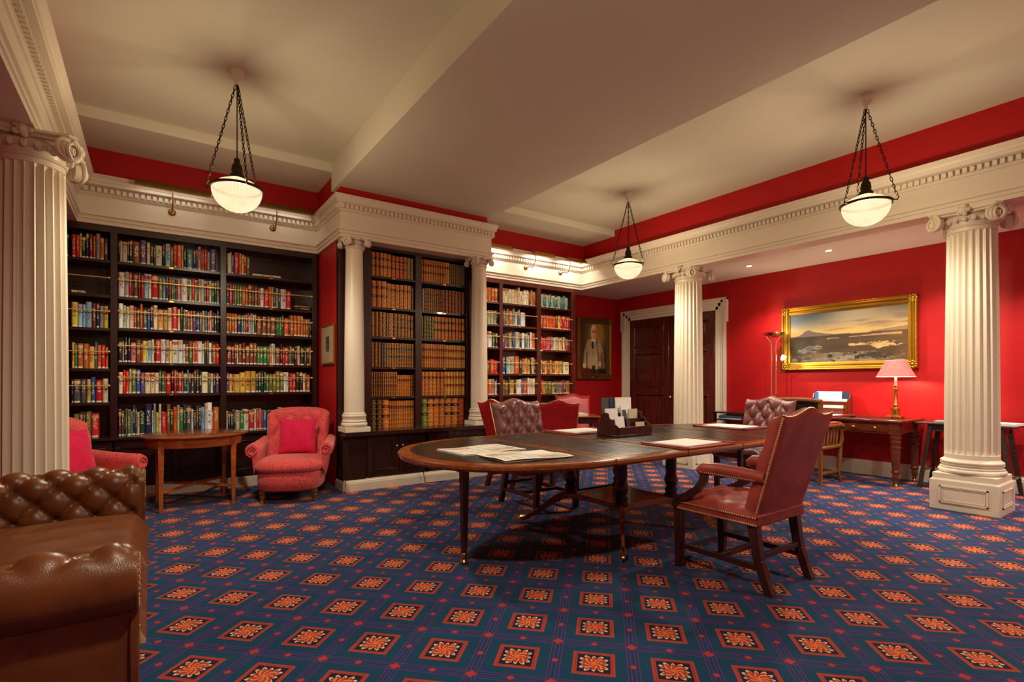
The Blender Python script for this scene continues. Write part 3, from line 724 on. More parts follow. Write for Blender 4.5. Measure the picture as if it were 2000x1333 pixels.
# ------------------------------------------------------------------ pendant lamps
def glass_mat():
    t = NT('prismatic_glass'); tr = t.n('ShaderNodeBsdfTransparent'); tr.inputs[0].default_value = (1, .95, .88, 1)
    em = t.n('ShaderNodeEmission'); g = t.sep(t.coord())
    em.inputs[1].default_value = 1.6
    rib = t.math('SINE', t.math('MULTIPLY', t.math('ARCTAN2', g[1], g[0]), 48))
    n = t.noise(t.coord(), 9, 3)
    t.put(em.inputs[0], t.mix(t.math('ADD', t.math('MULTIPLY', rib, .12), n), srgb(255, 236, 205), srgb(240, 196, 140)))
    ad = t.n('ShaderNodeMixShader'); ad.inputs[0].default_value = .55
    t.put(ad.inputs[1], tr.outputs[0]); t.put(ad.inputs[2], em.outputs[0]); t.put(t.out.inputs[0], ad.outputs[0])
    return t.mat
M['glass'] = glass_mat()
def make_pendant(label, loc, first=[None]):
    if first[0]:
        o = copy_tree(first[0]); o.location = loc; o['label'] = label; return o
    t = thing('pendant_lamp', label, 'pendant lamp', loc, 0, 'bowl pendants on chains')   # origin at the ceiling
    MB().lathe([(.055, 0), (.058, -.02), (.05, -.045), (.052, -.06), (.035, -.085), (.018, -.1), (.016, -.13)][::-1], 20).build('ceiling_rose', M['cream'], t)
    zr = -1.02; R = .205
    MB().tube([(0, 0, -.1), (0, 0, -.88)], .005, 6).build('cable', M['bronze'], t)
    MB().lathe([(.062, -.935), (.058, -.905), (.04, -.885), (.045, -.87), (.038, -.82), (.024, -.80), (.024, -.77), (.006, -.75)], 18).build('lamp_cap', M['bronze'], t)
    MB().lathe([(.185, zr+.005), (.14, zr+.05), (.085, zr+.075), (.06, -.935)], 32, caps=False).build('upper_glass', M['glass'], t)
    MB().lathe([(R-.012, zr-.012), (R+.004, zr-.014), (R+.006, zr+.008), (R-.008, zr+.012), (R-.012, zr-.012)], 40, caps=False).build('ring', M['bronze'], t)
    MB().lathe([(max(.195*math.cos(q), .001), zr-.012-.185*math.sin(q)) for q in [k*PI/2/12 for k in range(13)]][::-1], 40, caps=False).build('bowl', M['glass'], t)
    link = []
    for k in range(10):
        a = 2*PI*k/10; link.append((.0085*math.cos(a), 0, .016*math.sin(a)+(.006 if math.sin(a) > 0 else -.006)))
    for j in range(3):
        a = math.radians(40)+j*2*PI/3; p0 = Vector((.012*math.cos(a), .012*math.sin(a), -.14)); p1 = Vector(((R+.03)*math.cos(a), (R+.03)*math.sin(a), zr+.03))
        m = MB(); n = 25; d = (p1-p0)/n; q = Vector((0, 0, 1)).rotation_difference(-d).to_matrix().to_4x4()
        for k in range(n): m.tube(link, .0036, 5, closed=True, T=Matrix.Translation(p0+d*(k+.5)) @ q @ RZ(PI/2*(k % 2)+a), up=(0, 1, 0))
        m.tube([(R*math.cos(a), R*math.sin(a), zr), ((R+.035)*math.cos(a), (R+.035)*math.sin(a), zr-.01), ((R+.045)*math.cos(a), (R+.045)*math.sin(a), zr+.015), ((R+.03)*math.cos(a), (R+.03)*math.sin(a), zr+.03)], .006, 6)
        m.build('chain', M['bronze'], t)
    light('bulb', 'POINT', (0, 0, zr-.03), P_PEND, WARM, t, .06)
    light('bulb_down', 'SPOT', (0, 0, zr-.06), P_DOWN, NEUT, t, .07, None, 170, .5)
    first[0] = t; return t
make_pendant('bowl pendant lamp on chains hanging before the dark bookcase', (.602, 4.973, 3.97))
make_pendant('bowl pendant lamp on chains nearest the far bookcase', (5.534, 5.059, 3.97))
make_pendant('bowl pendant lamp on chains in front of the column by the landscape', (5.458, 2.065, 3.97))
make_pendant('unseen bowl pendant lamp added above the brown leather sofa for fill light', (.602, 1.2, 3.97))  # added pendant out of view, lights the foreground
make_pendant('unseen bowl pendant lamp added behind the camera for fill light', (5.46, -1.4, 3.97))  # added pendant out of view, raises the overall room light
# ------------------------------------------------------------------ picture lights over the bookcases
def picture_light(label, x, L, z=3.52, y=6.98, ax=None, rose=3.27, wall=7.2, curved=True, P=None):
    t = thing('picture_light', label, 'picture light', (x, y, z), 0, 'brass bookcase lights')
    m = MB(); prof = [(-.055, -.02), (-.05, .02), (-.02, .05), (.02, .05), (.05, .03), (.05, .022), (.02, .04), (-.018, .04), (-.042, .015), (-.047, -.02)]
    vs = [(xx, py, pz) for xx in (-L/2, L/2) for py, pz in prof]; n = len(prof)
    m.add(vs, [(j, (j+1) % n, n+(j+1) % n, n+j) for j in range(n)]+[tuple(range(n))[::-1], tuple(range(n, 2*n))])
    for s in (-1, 1): m.prism([(-.055, -.02), (.05, .022), (.05, .03), (.02, .05), (-.02, .05), (-.05, .02)], s*L/2-.004, s*L/2+.004, 0, Matrix(((0, 0, 1, 0), (1, 0, 0, 0), (0, 1, 0, 0), (0, 0, 0, 1))))
    m.build('shade', M['brass'] if curved else M['oldbrass'], t)
    ax = ax or 0
    MB().tube([(ax, 0, .03), (ax, -.01, -.05), (ax, .0, -.13), (ax, .07, -.21), (ax, .15, rose-z), (ax, wall-y-.01, rose-z)], .007, 8).build('arm', M['oldbrass'], t)
    MB().lathe([(.04, 0), (.04, .008), (.03, .016), (.012, .02)], 18, 0, TR(ax, wall-y, rose-z) @ RX(PI/2)).build('wall_rose', M['oldbrass'], t)
    light('tube_lamp', 'AREA', (0, .0, .025), P if P is not None else P_PIC, NEUT, t, L*.9, (math.radians(28), 0, 0), sy=.03)
picture_light('long aged brass picture light left of the hanging bowl lamp', .21, .70, 3.455, 6.95, -.012, curved=False, P=P_PIC*.1)
picture_light('long aged brass picture light right of the hanging bowl lamp', 1.34, .70, 3.455, 6.95, -.06, curved=False, P=P_PIC*.1)
picture_light('short brass picture light nearest the white pier over the far bookcase', 4.60, .42, 3.45, 6.93, -.18, P=P_PIC*.8)
picture_light('middle one of three short brass picture lights over the far bookcase', 5.49, .42, 3.45, 6.93, -.18, P=P_PIC*.8)
picture_light('short brass picture light in the corner over the far bookcase', 6.24, .42, 3.45, 6.93, -.15, P=P_PIC*.8)
# ------------------------------------------------------------------ recessed spots in the right aisle
M['spotglow'] = emit('spot_glow', (255, 244, 225), 12)
for k, (x, y, txt) in enumerate([(7.5, 4.41, 'round ceiling downlight farthest along the aisle, above the floor lamp'), (7.5, 3.28, 'round ceiling downlight above the middle of the landscape painting'),
        (7.5, 2.15, 'round ceiling downlight beside the capital of the plinth column'), (7.5, 1.02, 'unseen round ceiling downlight added right of the plinth column for fill light'), (7.5, -.2, 'unseen round ceiling downlight added nearest the camera for fill light')]):  # last two downlights are added out of view for overall light
    t = thing('downlight', txt, 'downlight', (x, y, 3.07), 0, 'aisle downlights')
    MB().lathe([(.038, -.002), (.055, -.006), (.06, 0), (.06, .002)], 24, caps=False).build('trim_ring', M['white'], t)
    MB().lathe([(.001, -.0015), (.038, -.0015)], 20, caps=False).build('lens', M['spotglow'], t)
    light('spot', 'SPOT', (0, 0, -.02), P_SPOT, NEUT, t, .04, (0, math.radians(0), 0), 110, .7)
# ------------------------------------------------------------------ leather library chairs
def quilt(a, b, p=.45):
    return (abs(math.cos(PI*(a+b))*math.cos(PI*(a-b))))**p
def lib_chair(label, loc, rz, mat, tufted=True, arms=True, seat_tuft=True, H=1.10, group='leather library chairs', NU=44, NV=40, Wd=.30):
    """faces +y; origin on the floor under the seat"""
    t = thing('library_chair', label, 'chair', loc, rz, group)
    for s in (-1, 1):
        MB().taper((s*.258, .30, 0), (.024, .024), (s*.258, .30, .44), (.03, .03)).build('leg', M['leg'], t, bevel=.004)
        m = MB(); m.taper((s*.245, -.345, 0), (.024, .026), (s*.245, -.275, .2), (.025, .028)); m.taper((s*.245, -.275, .2), (.025, .028), (s*.245, -.235, .45), (.028, .032))
        m.build('leg', M['leg'], t, bevel=.003)
        MB().taper((s*.25, 0, .13), (.013, .29), (s*.25, 0, .165), (.013, .29)).build('stretcher', M['leg'], t, bevel=.003)
    m = MB(); m.box(-.245, .245, -.012, .014, .13, .165); m.build('stretcher', M['leg'], t, bevel=.003)
    m = MB(); m.box(-.235, .235, -.29, -.265, .20, .235); m.build('stretcher', M['leg'], t, bevel=.003)
    # seat: rail covered in leather and a buttoned top
    r = MB(); r.box(-.29, .29, -.29, .335, .405, .475); r.build('seat_rail', mat, t, bevel=.012)
    def seat(u, v):
        x = (u-.5)*.60; y = -.30+v*.645
        e = min(1, min(u, 1-u)/.12, v/.1, (1-v)/.12); e = math.sin(max(e, 0)*PI/2)
        z = .47+.05*e+.02*e*math.sin(PI*u)*math.sin(PI*v)
        if seat_tuft: z -= .016*e*(1-quilt(x/.2+.5, y/.2))
        return (x, y, z)
    MB().grid(seat, 36, 36).build('seat', mat, t, ang=80)
    # back
    z0 = .44; lean = .30
    def top(u):
        k = u*2-1; return H-.045+.055*math.exp(-(k/.42)**2)+.018*abs(k)**6
    def bk(u, v, front):
        k = u*2-1; z = z0+v*(top(u)-z0); hw = (Wd-.025)+.03*v; x = k*hw
        y = -.265-(z-z0)*lean
        e = min(1, (1-abs(k))/.10, (1-v)/.07+.0, v/.05+.3); e = math.sin(max(0, min(1, e))*PI/2)
        if front:
            th = .045+.055*e+.012*math.sin(PI*v)*(1-k*k)
            if tufted:
                q = quilt(x/.165+.5*0, (z-.5)/.215, .38); th -= .050*(1-q)*max(0, min(1, (1-abs(k))/.22))*max(0, min(1, (1-v)/.10, (v-.12)/.1))
            y += th
        else:
            y -= .012*e
        return (x, y, z)
    m = MB(); m.grid(lambda u, v: bk(u, v, True), NU, NV); m.grid(lambda u, v: bk(u, v, False), NU, NV, flip=True)
    w = NU+1; n0 = (NU+1)*(NV+1); fs = []
    for i in range(NU): fs.append((NV*w+i, NV*w+i+1, n0+NV*w+i+1, n0+NV*w+i)); fs.append((i+1, i, n0+i, n0+i+1))
    for j in range(NV): fs.append((j*w, (j+1)*w, n0+(j+1)*w, n0+j*w)); fs.append(((j+1)*w+NU, j*w+NU, n0+j*w+NU, n0+(j+1)*w+NU))
    m.f += fs; m.m += [0]*len(fs)
    back = m.build('backrest', mat, t, ang=80)
    if tufted:
        bt = MB()
        for i in range(-3, 4):
            for j in range(0, 6):
                a, b = .5*i, .5*j
                if abs((a+b) % 1-.5) > .01: continue
                x = a*.165; z = .5+b*.215
                if abs(x) > Wd-.07 or z > H-.11 or z < .55: continue
                u = (x/((Wd-.025)+.03*(z-z0)/(H-z0))+1)/2; p = bk(u, (z-z0)/(top(u)-z0), True); bt.ball((p[0], p[1]+.004, p[2]), .011, 8)
        bt.build('buttons', mat, back)
    # studs round the outside back edge and along the seat rail
    st = MB()
    for s in (0, 1):
        for j in range(48): p = bk(s, j/48*.99, False); st.dome((p[0]*1.0, p[1]+.004, p[2]), .0075, 6, axis=(1 if s else -1, -.5, 0))
    for i in range(46): p = bk(i/45, 1, False); st.dome((p[0], p[1]+.006, p[2]), .0075, 6, axis=(0, -.4, 1))
    for yy in [(-.28+.6*k/40) for k in range(41)]:
        for s in (-1, 1):
            st.dome((s*.2905, yy, .417), .0075, 6, axis=(s, 0, .2)); st.dome((s*.297, yy, .463), .0075, 6, axis=(s, 0, .2))
    for k in range(40): st.dome((-.28+.56*k/39, .335, .415), .0075, 6, axis=(0, 1, 0))
    o = st.build('nail_trim', M['nail'], t); o['kind'] = 'stuff'
    if arms:
        for s in (-1, 1):
            p = MB(); pts = [(s*.285, -.335, .715), (s*.292, -.2, .725), (s*.30, -.03, .73), (s*.30, .07, .722), (s*.298, .115, .70)]
            p.tube(pts, [.036, .04, .042, .042, .026], 12, flat=.86); a = p.build('armrest', mat, t, ang=70)
            q = MB(); c = [(s*.30, .07, .70), (s*.302, .075, .64), (s*.30, .12, .575), (s*.296, .21, .515), (s*.292, .295, .475), (s*.285, .32, .42)]
            q.tube(c, [.034, .034, .034, .034, .034, .03], 4, flat=.75, up=(0, 1, 0)); q.build('arm_support', M['leg'], t, ang=30)
            g = MB()
            for k in range(26): g.dome((s*.328, -.29+.37*k/25, .700), .006, 6, axis=(s, 0, -.3))
            g = g.build('nail_trim', M['nail'], a); g['kind'] = 'stuff'
    return t
lib_chair('russet leather armchair with studded edges, nearest the camera, pulled up to the long table', (3.32, 2.02, 0), 0, M['leather_fg'], True, True, True, 1.13)
lib_chair('burgundy deep-buttoned leather chair on the far side of the long table', (3.36, 4.33, 0), PI, M['leather_bu'], True, False, True, 1.10, Wd=.315)
lib_chair('burgundy buttoned leather armchair at the right end of the long table', (5.89, 3.44, 0), PI/2, M['leather_bu'], True, True, True, 1.10)
lib_chair('crimson leather chair seen from behind at the small far table', (4.60, 5.55, 0), math.radians(-34), M['leather_red'], False, False, False, 1.05, 'crimson leather chairs', 30, 24, .27)
lib_chair('crimson leather chair facing the camera in front of the portrait wall', (5.86, 6.48, 0), math.radians(150), M['leather_red'], False, False, False, 1.08, 'crimson leather chairs', 30, 24)
lib_chair('crimson leather chair mostly hidden behind the deep-buttoned burgundy one', (3.79, 5.24, 0), math.radians(-88), M['leather_red'], False, False, False, 1.08, 'crimson leather chairs', 30, 24)

# ------------------------------------------------------------------ long library table
TX0, TX1, TCY, THW, TZ = 1.42, 5.76, 3.24, .875, .795
def outline(ins=0, n=44):
    pts = []
    e = 2/2.25
    for c0, a, sg in ((4.3, TX1-4.3, 1), (2.5, 2.5-TX0, -1)):
        for k in range(n+1):
            th = -PI/2+PI*k/n
            cx, sy = math.cos(th), math.sin(th)
            x = c0+sg*(a-ins)*abs(cx)**e; y = TCY+sg*(THW-ins)*math.copysign(abs(sy)**e, sy)
            pts.append((x, y))
    return pts
tb = thing('library_table', 'long oval mahogany library table with black leather top on brass castors', 'table', (3.565, TCY, 0)); tx, ty = 3.565, TCY
sh = lambda P, z: [(x-tx, y-ty, z) for x, y in P]
m = MB(); m.layers([sh(outline(.06), TZ-.048), sh(outline(.012), TZ-.046), sh(outline(.0), TZ-.03), sh(outline(0), TZ-.012), sh(outline(.008), TZ-.002), sh(outline(.02), TZ)])
top = m.build('tabletop', M['mahog'], tb, ang=30)
# leather panels between the leaf joints, with gilt lines
J = [TX0-.1, 2.48, 3.23, 3.94, 4.65, TX1+.1]
def clip(P, x0, x1):
    def cut(Q, f, X):
        out = []
        for a, b in zip(Q, Q[1:]+Q[:1]):
            ia, ib = f(a[0]), f(b[0])
            if ia: out.append(a)
            if ia != ib: s = (X-a[0])/(b[0]-a[0]); out.append((X, a[1]+s*(b[1]-a[1])))
        return out
    return cut(cut(P, lambda x: x >= x0, x0), lambda x: x <= x1, x1)
def shrink(P, d):   # inset a convex polygon
    c = Vector((sum(p[0] for p in P)/len(P), sum(p[1] for p in P)/len(P)))
    hx = max(abs(p[0]-c.x) for p in P); hy = max(abs(p[1]-c.y) for p in P)
    return [(c.x+(p[0]-c.x)*(1-d/hx), c.y+(p[1]-c.y)*(1-d/hy)) for p in P]
for a, b in zip(J[:-1], J[1:]):
    q = clip(outline(.085), a+.035, b-.035)
    lp = MB(); lp.prism([(x-tx, y-ty) for x, y in q], TZ-.001, TZ+.0012); pn = lp.build('leather_panel', M['leather_blk'], top)
    g = MB()
    for d0, d1 in ((0, .004), (.022, .027), (.034, .036)):
        o1, o2 = shrink(q, d0), shrink(q, d1); n = len(q)
        g.add([(x-tx, y-ty, TZ+.0018) for x, y in o1+o2], [(i, (i+1) % n, n+(i+1) % n, n+i) for i in range(n)])
    g.build('gilt_tooling', M['gold'], pn)
m = MB()
for x in J[1:-1]:
    m.box(x-.0015-tx, x+.0015-tx, -THW, THW, TZ-.001, TZ+.0006)
    m.box(x-.001-tx, x+.001-tx, -THW-.001, -THW+.01, TZ-.045, TZ)
m.build('leaf_joint', M['leather_blk'], top)
m = MB(); m.box(2.0-tx, 5.1-tx, 2.75-ty, 2.80-ty, .675, TZ-.04); m.box(2.0-tx, 5.1-tx, 3.67-ty, 3.72-ty, .675, TZ-.04); m.box(1.95-tx, 2.0-tx, 2.9-ty, 3.57-ty, .68, TZ-.04); m.box(5.1-tx, 5.15-tx, 2.9-ty, 3.57-ty, .68, TZ-.04)
m.build('bearer', M['leg'], tb)
CAST = [(.006, 0), (.028, .002), (.03, .02), (.026, .034), (.016, .04), (.020, .05), (.022, .085), (.018, .09)]
for x, y in ((1.83, 3.22), (5.3, 3.22)):
    lg = MB(); lg.lathe([(.02, .06), (.024, .1), (.03, .35), (.037, .62), (.037, .68)], 4, 0, TR(x-tx, y-ty, 0) @ RZ(PI/4)); l = lg.build('leg', M['leg'], tb)
    MB().lathe([(.012, 0), (.027, .004), (.029, .02), (.02, .034), (.022, .04), (.023, .075), (.019, .08)], 14, 0, TR(x-tx, y-ty, 0)).build('castor', M['brass'], l)
    b = MB(); s = 1 if x < 3 else -1
    for d in (-s,):   # scrolled bracket along the end
        prof = [(0, .66), (.05*d, .66), (.075*d, .675), (.07*d, .69), (.10*d, .69), (.13*d, .71), (.13*d, .75), (-.2*d, .75), (-.2*d, .66)]
        b.add([(px+x-tx, yy+y-ty, pz) for yy in (-.02, .02) for px, pz in prof], [tuple(range(9)), tuple(range(9, 18))[::-1]]+[(i, (i+1) % 9, 9+(i+1) % 9, 9+i) for i in range(9)])
    b.build('bracket', M['leg'], l)
# pedestal: four turned pillars on a platform with four sabre legs
px, py = 3.42, 3.225
ped = MB(); poly = []
for k in range(4):
    for j in range(7):
        q = j/6*2-1; xx = q*.36; yy = -(.30+.055*q*q); a = k*PI/2
        poly.append((px-tx+xx*math.cos(a)-yy*math.sin(a), py-ty+xx*math.sin(a)+yy*math.cos(a)))
ped.prism(poly, .255, .30); ped.build('platform', M['mahog'], tb, bevel=.005)
for sx in (-1, 1):
    for sy in (-1, 1):
        cx, cy = px-tx+sx*.31, py-ty+sy*.31
        pp = [(.045, .29), (.058, .30), (.058, .32), (.046, .335), (.052, .35), (.052, .37), (.04, .385), (.05, .41), (.058, .45), (.05, .48), (.043, .50), (.047, .53), (.047, .68), (.052, .69), (.052, .71), (.045, .72), (.06, .735), (.06, .76)]
        MB().lathe(pp, 24, 0, TR(cx, cy, 0), flute=.0).build('pillar', M['leg'], tb)
        d = Vector((sx, sy, 0)).normalized(); c0 = Vector((cx, cy, 0)); pts = []
        for k in range(10):
            q = k/9; rr = -.03+.46*q; z = .285-.05*q*q-.20*math.sin(q*PI/2)**2.2+.02*q; pts.append(c0+d*rr+Vector((0, 0, max(z, .055))))
        m = MB(); m.tube(pts, [.045, .045, .044, .042, .038, .034, .03, .027, .024, .022], 4, flat=.62); sl = m.build('sabre_leg', M['mahog'], tb, ang=30)
        e = pts[-1]
        c = MB(); c.tube([e-d*.05+Vector((0, 0, .012)), e, e+d*.03], [.024, .026, .018], 8); c.lathe([(.008, -.012), (.024, -.011), (.026, 0), (.024, .011), (.008, .012)], 14, 0, TR(e.x+d.x*.02, e.y+d.y*.02, .026) @ RZ(math.atan2(sy, sx)) @ RX(PI/2))
        c.build('castor', M['brass'], sl)

# ------------------------------------------------------------------ things on the long table
def colored(name, fn, nu, nv, w, h, rough=.6, amp=None):
    """flat printed sheet whose colours come from fn(u,v); lies in local xy"""
    me = bpy.data.meshes.new(name); w1 = nu+1
    z = amp or (lambda u, v: 0)
    vs = [((i/nu-.5)*w, (j/nv-.5)*h, z(i/nu, j/nv)) for j in range(nv+1) for i in range(nu+1)]
    fs = [(j*w1+i, j*w1+i+1, (j+1)*w1+i+1, (j+1)*w1+i) for j in range(nv) for i in range(nu)]
    me.from_pydata(vs, [], fs)
    ca = me.color_attributes.new('print', 'FLOAT_COLOR', 'POINT')
    arr = np.array([srgb(*[max(0, min(255, q)) for q in fn(i/nu, j/nv)]) for j in range(nv+1) for i in range(nu+1)], 'f')
    ca.data.foreach_set('color', arr.ravel())
    me.polygons.foreach_set('use_smooth', [True]*len(fs))
    t = NT(name+'_print'); at = t.n('ShaderNodeAttribute', attribute_name='print')
    t.bump(t.noise(t.coord(), 120, 2), .08, .002)
    me.materials.append(t.base(at.outputs['Color'], rough))
    return me
R1 = random.Random(3)
def sheet(parent, name, me, loc, rot):
    o = bpy.data.objects.new(name, me); COL.objects.link(o); o.location = loc; o.rotation_euler = rot
    if parent: o.parent = parent
    return o
cellc = {}
def newsprint(u, v):
    if u < .04 or u > .96 or v < .04 or v > .96: return (236, 230, 214)
    if v > .86: return (210, 196, 176) if .1 < u < .8 and (int(u*60) % 3) else (236, 230, 214)
    if .55 < v < .84 and .06 < u < .5: k = ('p', int(u*14), int(v*16)); cellc.setdefault(k, (R1.randint(150, 220), R1.randint(150, 205), R1.randint(120, 180))); return cellc[k]
    if v < .3 and .55 < u < .95: k = ('q', int(u*14), int(v*14)); cellc.setdefault(k, (R1.randint(170, 235), R1.randint(140, 200), R1.randint(110, 170))); return cellc[k]
    g = (u*6) % 1
    if g < .1: return (238, 232, 218)
    return (190, 184, 172) if int(v*70) % 2 else (238, 233, 222)
nw = thing('newspaper', 'folded colour newspaper with a headline lying uppermost on the table end', 'newspaper', (2.06, 2.80, TZ+.004), math.radians(-3))
wave = lambda u, v: .006+.006*math.sin(u*5+.5)+.004*math.sin(v*6)
MB().box(-.26, .26, -.18, .18, .0, .004).build('page_stack', M['paper'], nw)
sheet(nw, 'front_page', colored('front_page', newsprint, 60, 44, .54, .38, .75, wave), (0, 0, .004), (0, 0, 0))
nw2 = thing('newspaper', 'open newspaper spread beneath the folded headline page', 'newspaper', (2.02, 3.08, TZ+.002), math.radians(2))
MB().box(-.29, .25, -.02, .36, .0, .003).build('page_stack', M['paper'], nw2)
sheet(nw2, 'front_page', colored('inner_page', newsprint, 50, 40, .54, .38, .75, lambda u, v: .004+.003*math.sin(u*7)), (-.02, .17, .003), (0, 0, PI))
def blotter(label, loc, rz, w=.66, h=.48, z=TZ):
    t = thing('desk_blotter', label, 'desk blotter', (loc[0], loc[1], z+.002), rz, 'red leather desk blotters')
    MB().box(-w/2, w/2, -h/2, h/2, 0, .012).build('board', M['leather_fg'], t, bevel=.004)
    for s in (-1, 1): MB().box(s*w/2-.045 if s > 0 else -w/2, w/2 if s > 0 else -w/2+.045, -h/2, h/2, .0122, .02).build('side_strip', M['leather_fg'], t, bevel=.003)
    p = tag(MB().box(-w*.36, w*.36, -h*.36, h*.40, 0, .006).build('paper_pad', M['paper'], None, (loc[0], loc[1], z+.0145), (0, 0, rz+.05), bevel=.001), 'white paper pad on the '+label, 'paper', 'paper on the blotters')
    return t
blotter('red leather blotter at the near side of the long table', (3.54, 2.60), 0, .64, .43)
blotter('red leather blotter at the far side of the long table', (3.53, 3.86), PI, .62, .42)
blotter('red leather blotter at the right end of the long table', (5.25, 3.31), PI/2, .64, .46)
# stationery rack
rk = thing('stationery_rack', 'mahogany stationery rack with stepped sides on the long table', 'letter rack', (3.70, 3.43, TZ+.002), 0)
W_, D_ = .46, .27
MB().box(-W_/2, W_/2, -D_/2, D_/2, 0, .012).build('base', M['leg'], rk, bevel=.003)
MB().box(-W_/2, W_/2, -D_/2, -D_/2+.012, .012, .085).build('front_board', M['leg'], rk, bevel=.003)
MB().box(-W_/2+.011, W_/2-.011, -.02, -.010, .012, .15).build('divider', M['leg'], rk)
MB().box(-W_/2+.011, W_/2-.011, D_/2-.05, D_/2-.04, .012, .2).build('divider', M['leg'], rk)
MB().box(-W_/2+.011, W_/2-.011, D_/2-.012, D_/2, .012, .085).build('front_board', M['leg'], rk)
for s in (-1, 1):
    prof = [(-D_/2, .012), (D_/2, .012), (D_/2, .10), (.10, .11), (.092, .14), (.075, .17), (.06, .205), (.01, .215), (-.015, .205), (-.022, .165), (-.06, .155), (-.07, .12), (-.10, .11), (-D_/2, .09)]
    m = MB(); x0 = s*W_/2-(.011 if s > 0 else 0); k = len(prof)
    m.add([(xx, y, z) for xx in (x0, x0+.011) for y, z in prof], [tuple(range(k))[::-1], tuple(range(k, 2*k))]+[(i, (i+1) % k, k+(i+1) % k, k+i) for i in range(k)])
    m.build('side_panel', M['leg'], rk, bevel=.002)
def card(label, mat, x, y, z, w, h, tilt=-12, rz=0, th=.004, cat='leaflet', base=(3.70, 3.43, TZ+.002), name='leaflet', group='stationery in the table rack'):
    m = MB(); m.box(-w/2, w/2, -th/2, th/2, 0, h)
    c = math.cos(0)
    o = m.build(name, mat, None, (base[0]+x, base[1]+y, base[2]+z), (math.radians(tilt), 0, math.radians(rz)))
    return tag(o, label, cat, group)
zf = .0145
card('dark photo brochure at the left of the table rack', M['photo'], -.10, .1165, zf, .16, .335, -2)
card('navy folder in the middle of the table rack', M['navycard'], -.02, .1105, zf, .12, .325, -2)
card('large white brochure at the back of the table rack', M['paper'], .10, .1025, zf, .22, .335, -2, 0, .008)
card('white compliment slips on the left of the table rack', M['paper'], -.12, .035, zf, .15, .235, -6, 0, .02)
card('white envelopes in front of the large brochure, table rack', M['paper'], .085, .045, zf, .12, .26, -8, 0, .012)
card('buff leaflet at the right front of the table rack', M['paperb'], .145, -.005+.02, zf, .125, .225, -4, 0, .01)
card('aubergine card holder leaflet in the table rack', M['purple'], .02, -.04, zf, .05, .13, -7, 0, .006)
card('small picture leaflet standing in the table rack', M['photo'], .03, .005, zf, .05, .22, -8, 0, .004)
card('white writing paper at the front left of the table rack', M['paper'], -.12, -.07, zf, .12, .165, -10, 0, .008)
card('buff envelope below the buff leaflet, table rack', M['paperb'], .14, -.075, zf, .12, .105, -5, 0, .006)
# ------------------------------------------------------------------ brown chesterfield sofa (faces +x)
sf = thing('chesterfield_sofa', 'brown deep-buttoned leather sofa with rolled arms in the left foreground', 'sofa', (-.5, 3.25, 0)); SX, SY = -.5, 3.25
def roll_section(h, r, n=14):
    """rolled arm/back section in (d, z): d<0 inside, roll to the outside"""
    return h, r
def rolled(mb, length, axis, inside, h=.72, buttons=True, base=.10, ends=True, nl=60, pitch=.19, phase=0):
    """axis: function (s, d, z)->xyz, s along the roll; d = distance outward from the inner face"""
    r = .105; cz = h-r; cd = .095; sec = []
    sec += [(.0, .40+k*(cz-.40)/14, 1) for k in range(15)]
    for k in range(1, 27):
        a = PI-(k/26)*PI*1.45; sec.append((cd+r*.9*math.cos(a), cz+r*math.sin(a), min(1, max(0, (a/PI-.25)/.25))))
    sec += [(cd+.03, cz-.10, 0), (cd+.025, .3, 0), (cd+.03, base, 0), (.03, base, 0), (.0, .3, 0)]
    n = len(sec); rings = []
    # arc length for the quilting
    arc = [0]
    for k in range(1, n): arc.append(arc[-1]+math.hypot(sec[k][0]-sec[k-1][0], sec[k][1]-sec[k-1][1]))
    for i in range(nl+1):
        s = length*i/nl; ring = []
        e = min(1, s/.05, (length-s)/.05)
        for k, (d, z, q) in enumerate(sec):
            off = 0
            if q and buttons:
                A_, B_ = s/pitch+phase, (arc[k]-.05)/(pitch*1.08); val = quilt(A_, B_, .36)
                ra, rb = (A_+B_) % 1-.5, (A_-B_) % 1-.5; dim = math.exp(-(ra*ra+rb*rb)/.02)
                off = (.052*(val-.4)-.03*dim)*min(1, e+.0)*q
                nx, nz = (-1, 0) if k < 15 else ((d-cd)/(r*.9), (z-cz)/r)
            else: nx, nz = (0, 0)
            ring.append(axis(s, d+nx*off, z+nz*off))
        rings.append(ring)
    mb.layers(rings, 0, caps=True)
L_ = 2.30; Y0, Y1 = 3.25-L_/2, 3.25+L_/2; XF, XB = -.05, -1.07
m = MB(); rolled(m, .855, lambda s, d, z: (XB+.162+s-SX, Y1-.21+d-SY, z), 1, nl=90, phase=.25); m.build('armrest', M['leather_br'], sf, ang=80)
m = MB(); rolled(m, .86, lambda s, d, z: (XF-s-SX, Y0+.21-d-SY, z), 1, nl=56, phase=.25); m.build('armrest', M['leather_br'], sf, ang=80)
m = MB(); rolled(m, L_-.10, lambda s, d, z: (XB+.21-d-SX, Y0+.05+s-SY, z), 1, nl=110); m.build('backrest', M['leather_br'], sf, ang=80)
for (yc, sg) in ((Y1-.21+.095, 1), (Y0+.21-.095, -1)):   # scrolled front panel of each arm
    m = MB(); poly = []
    for k in range(22):
        a = PI*1.15-k/21*PI*1.55; poly.append((sg*(.088*math.cos(a)), .615+.098*math.sin(a)))
    poly = [(-.085*sg, .12)]+poly+[(sg*.04, .45), (sg*.035, .12)]
    T = Matrix(((0, 0, 1, XF-SX), (1, 0, 0, yc-SY), (0, 1, 0, 0), (0, 0, 0, 1)))
    m.prism(poly, -.012, .016, 0, T); fp = m.build('arm_front', M['leather_br'], sf, bevel=.006)
    st = MB()
    for (a, b) in poly[::1]: st.dome((XF-SX+.016, a*.86+yc-SY, (b-.6)*.9+.6), .006, 6, axis=(1, 0, 0))
    st = st.build('nail_trim', M['nail'], fp); st['kind'] = 'stuff'
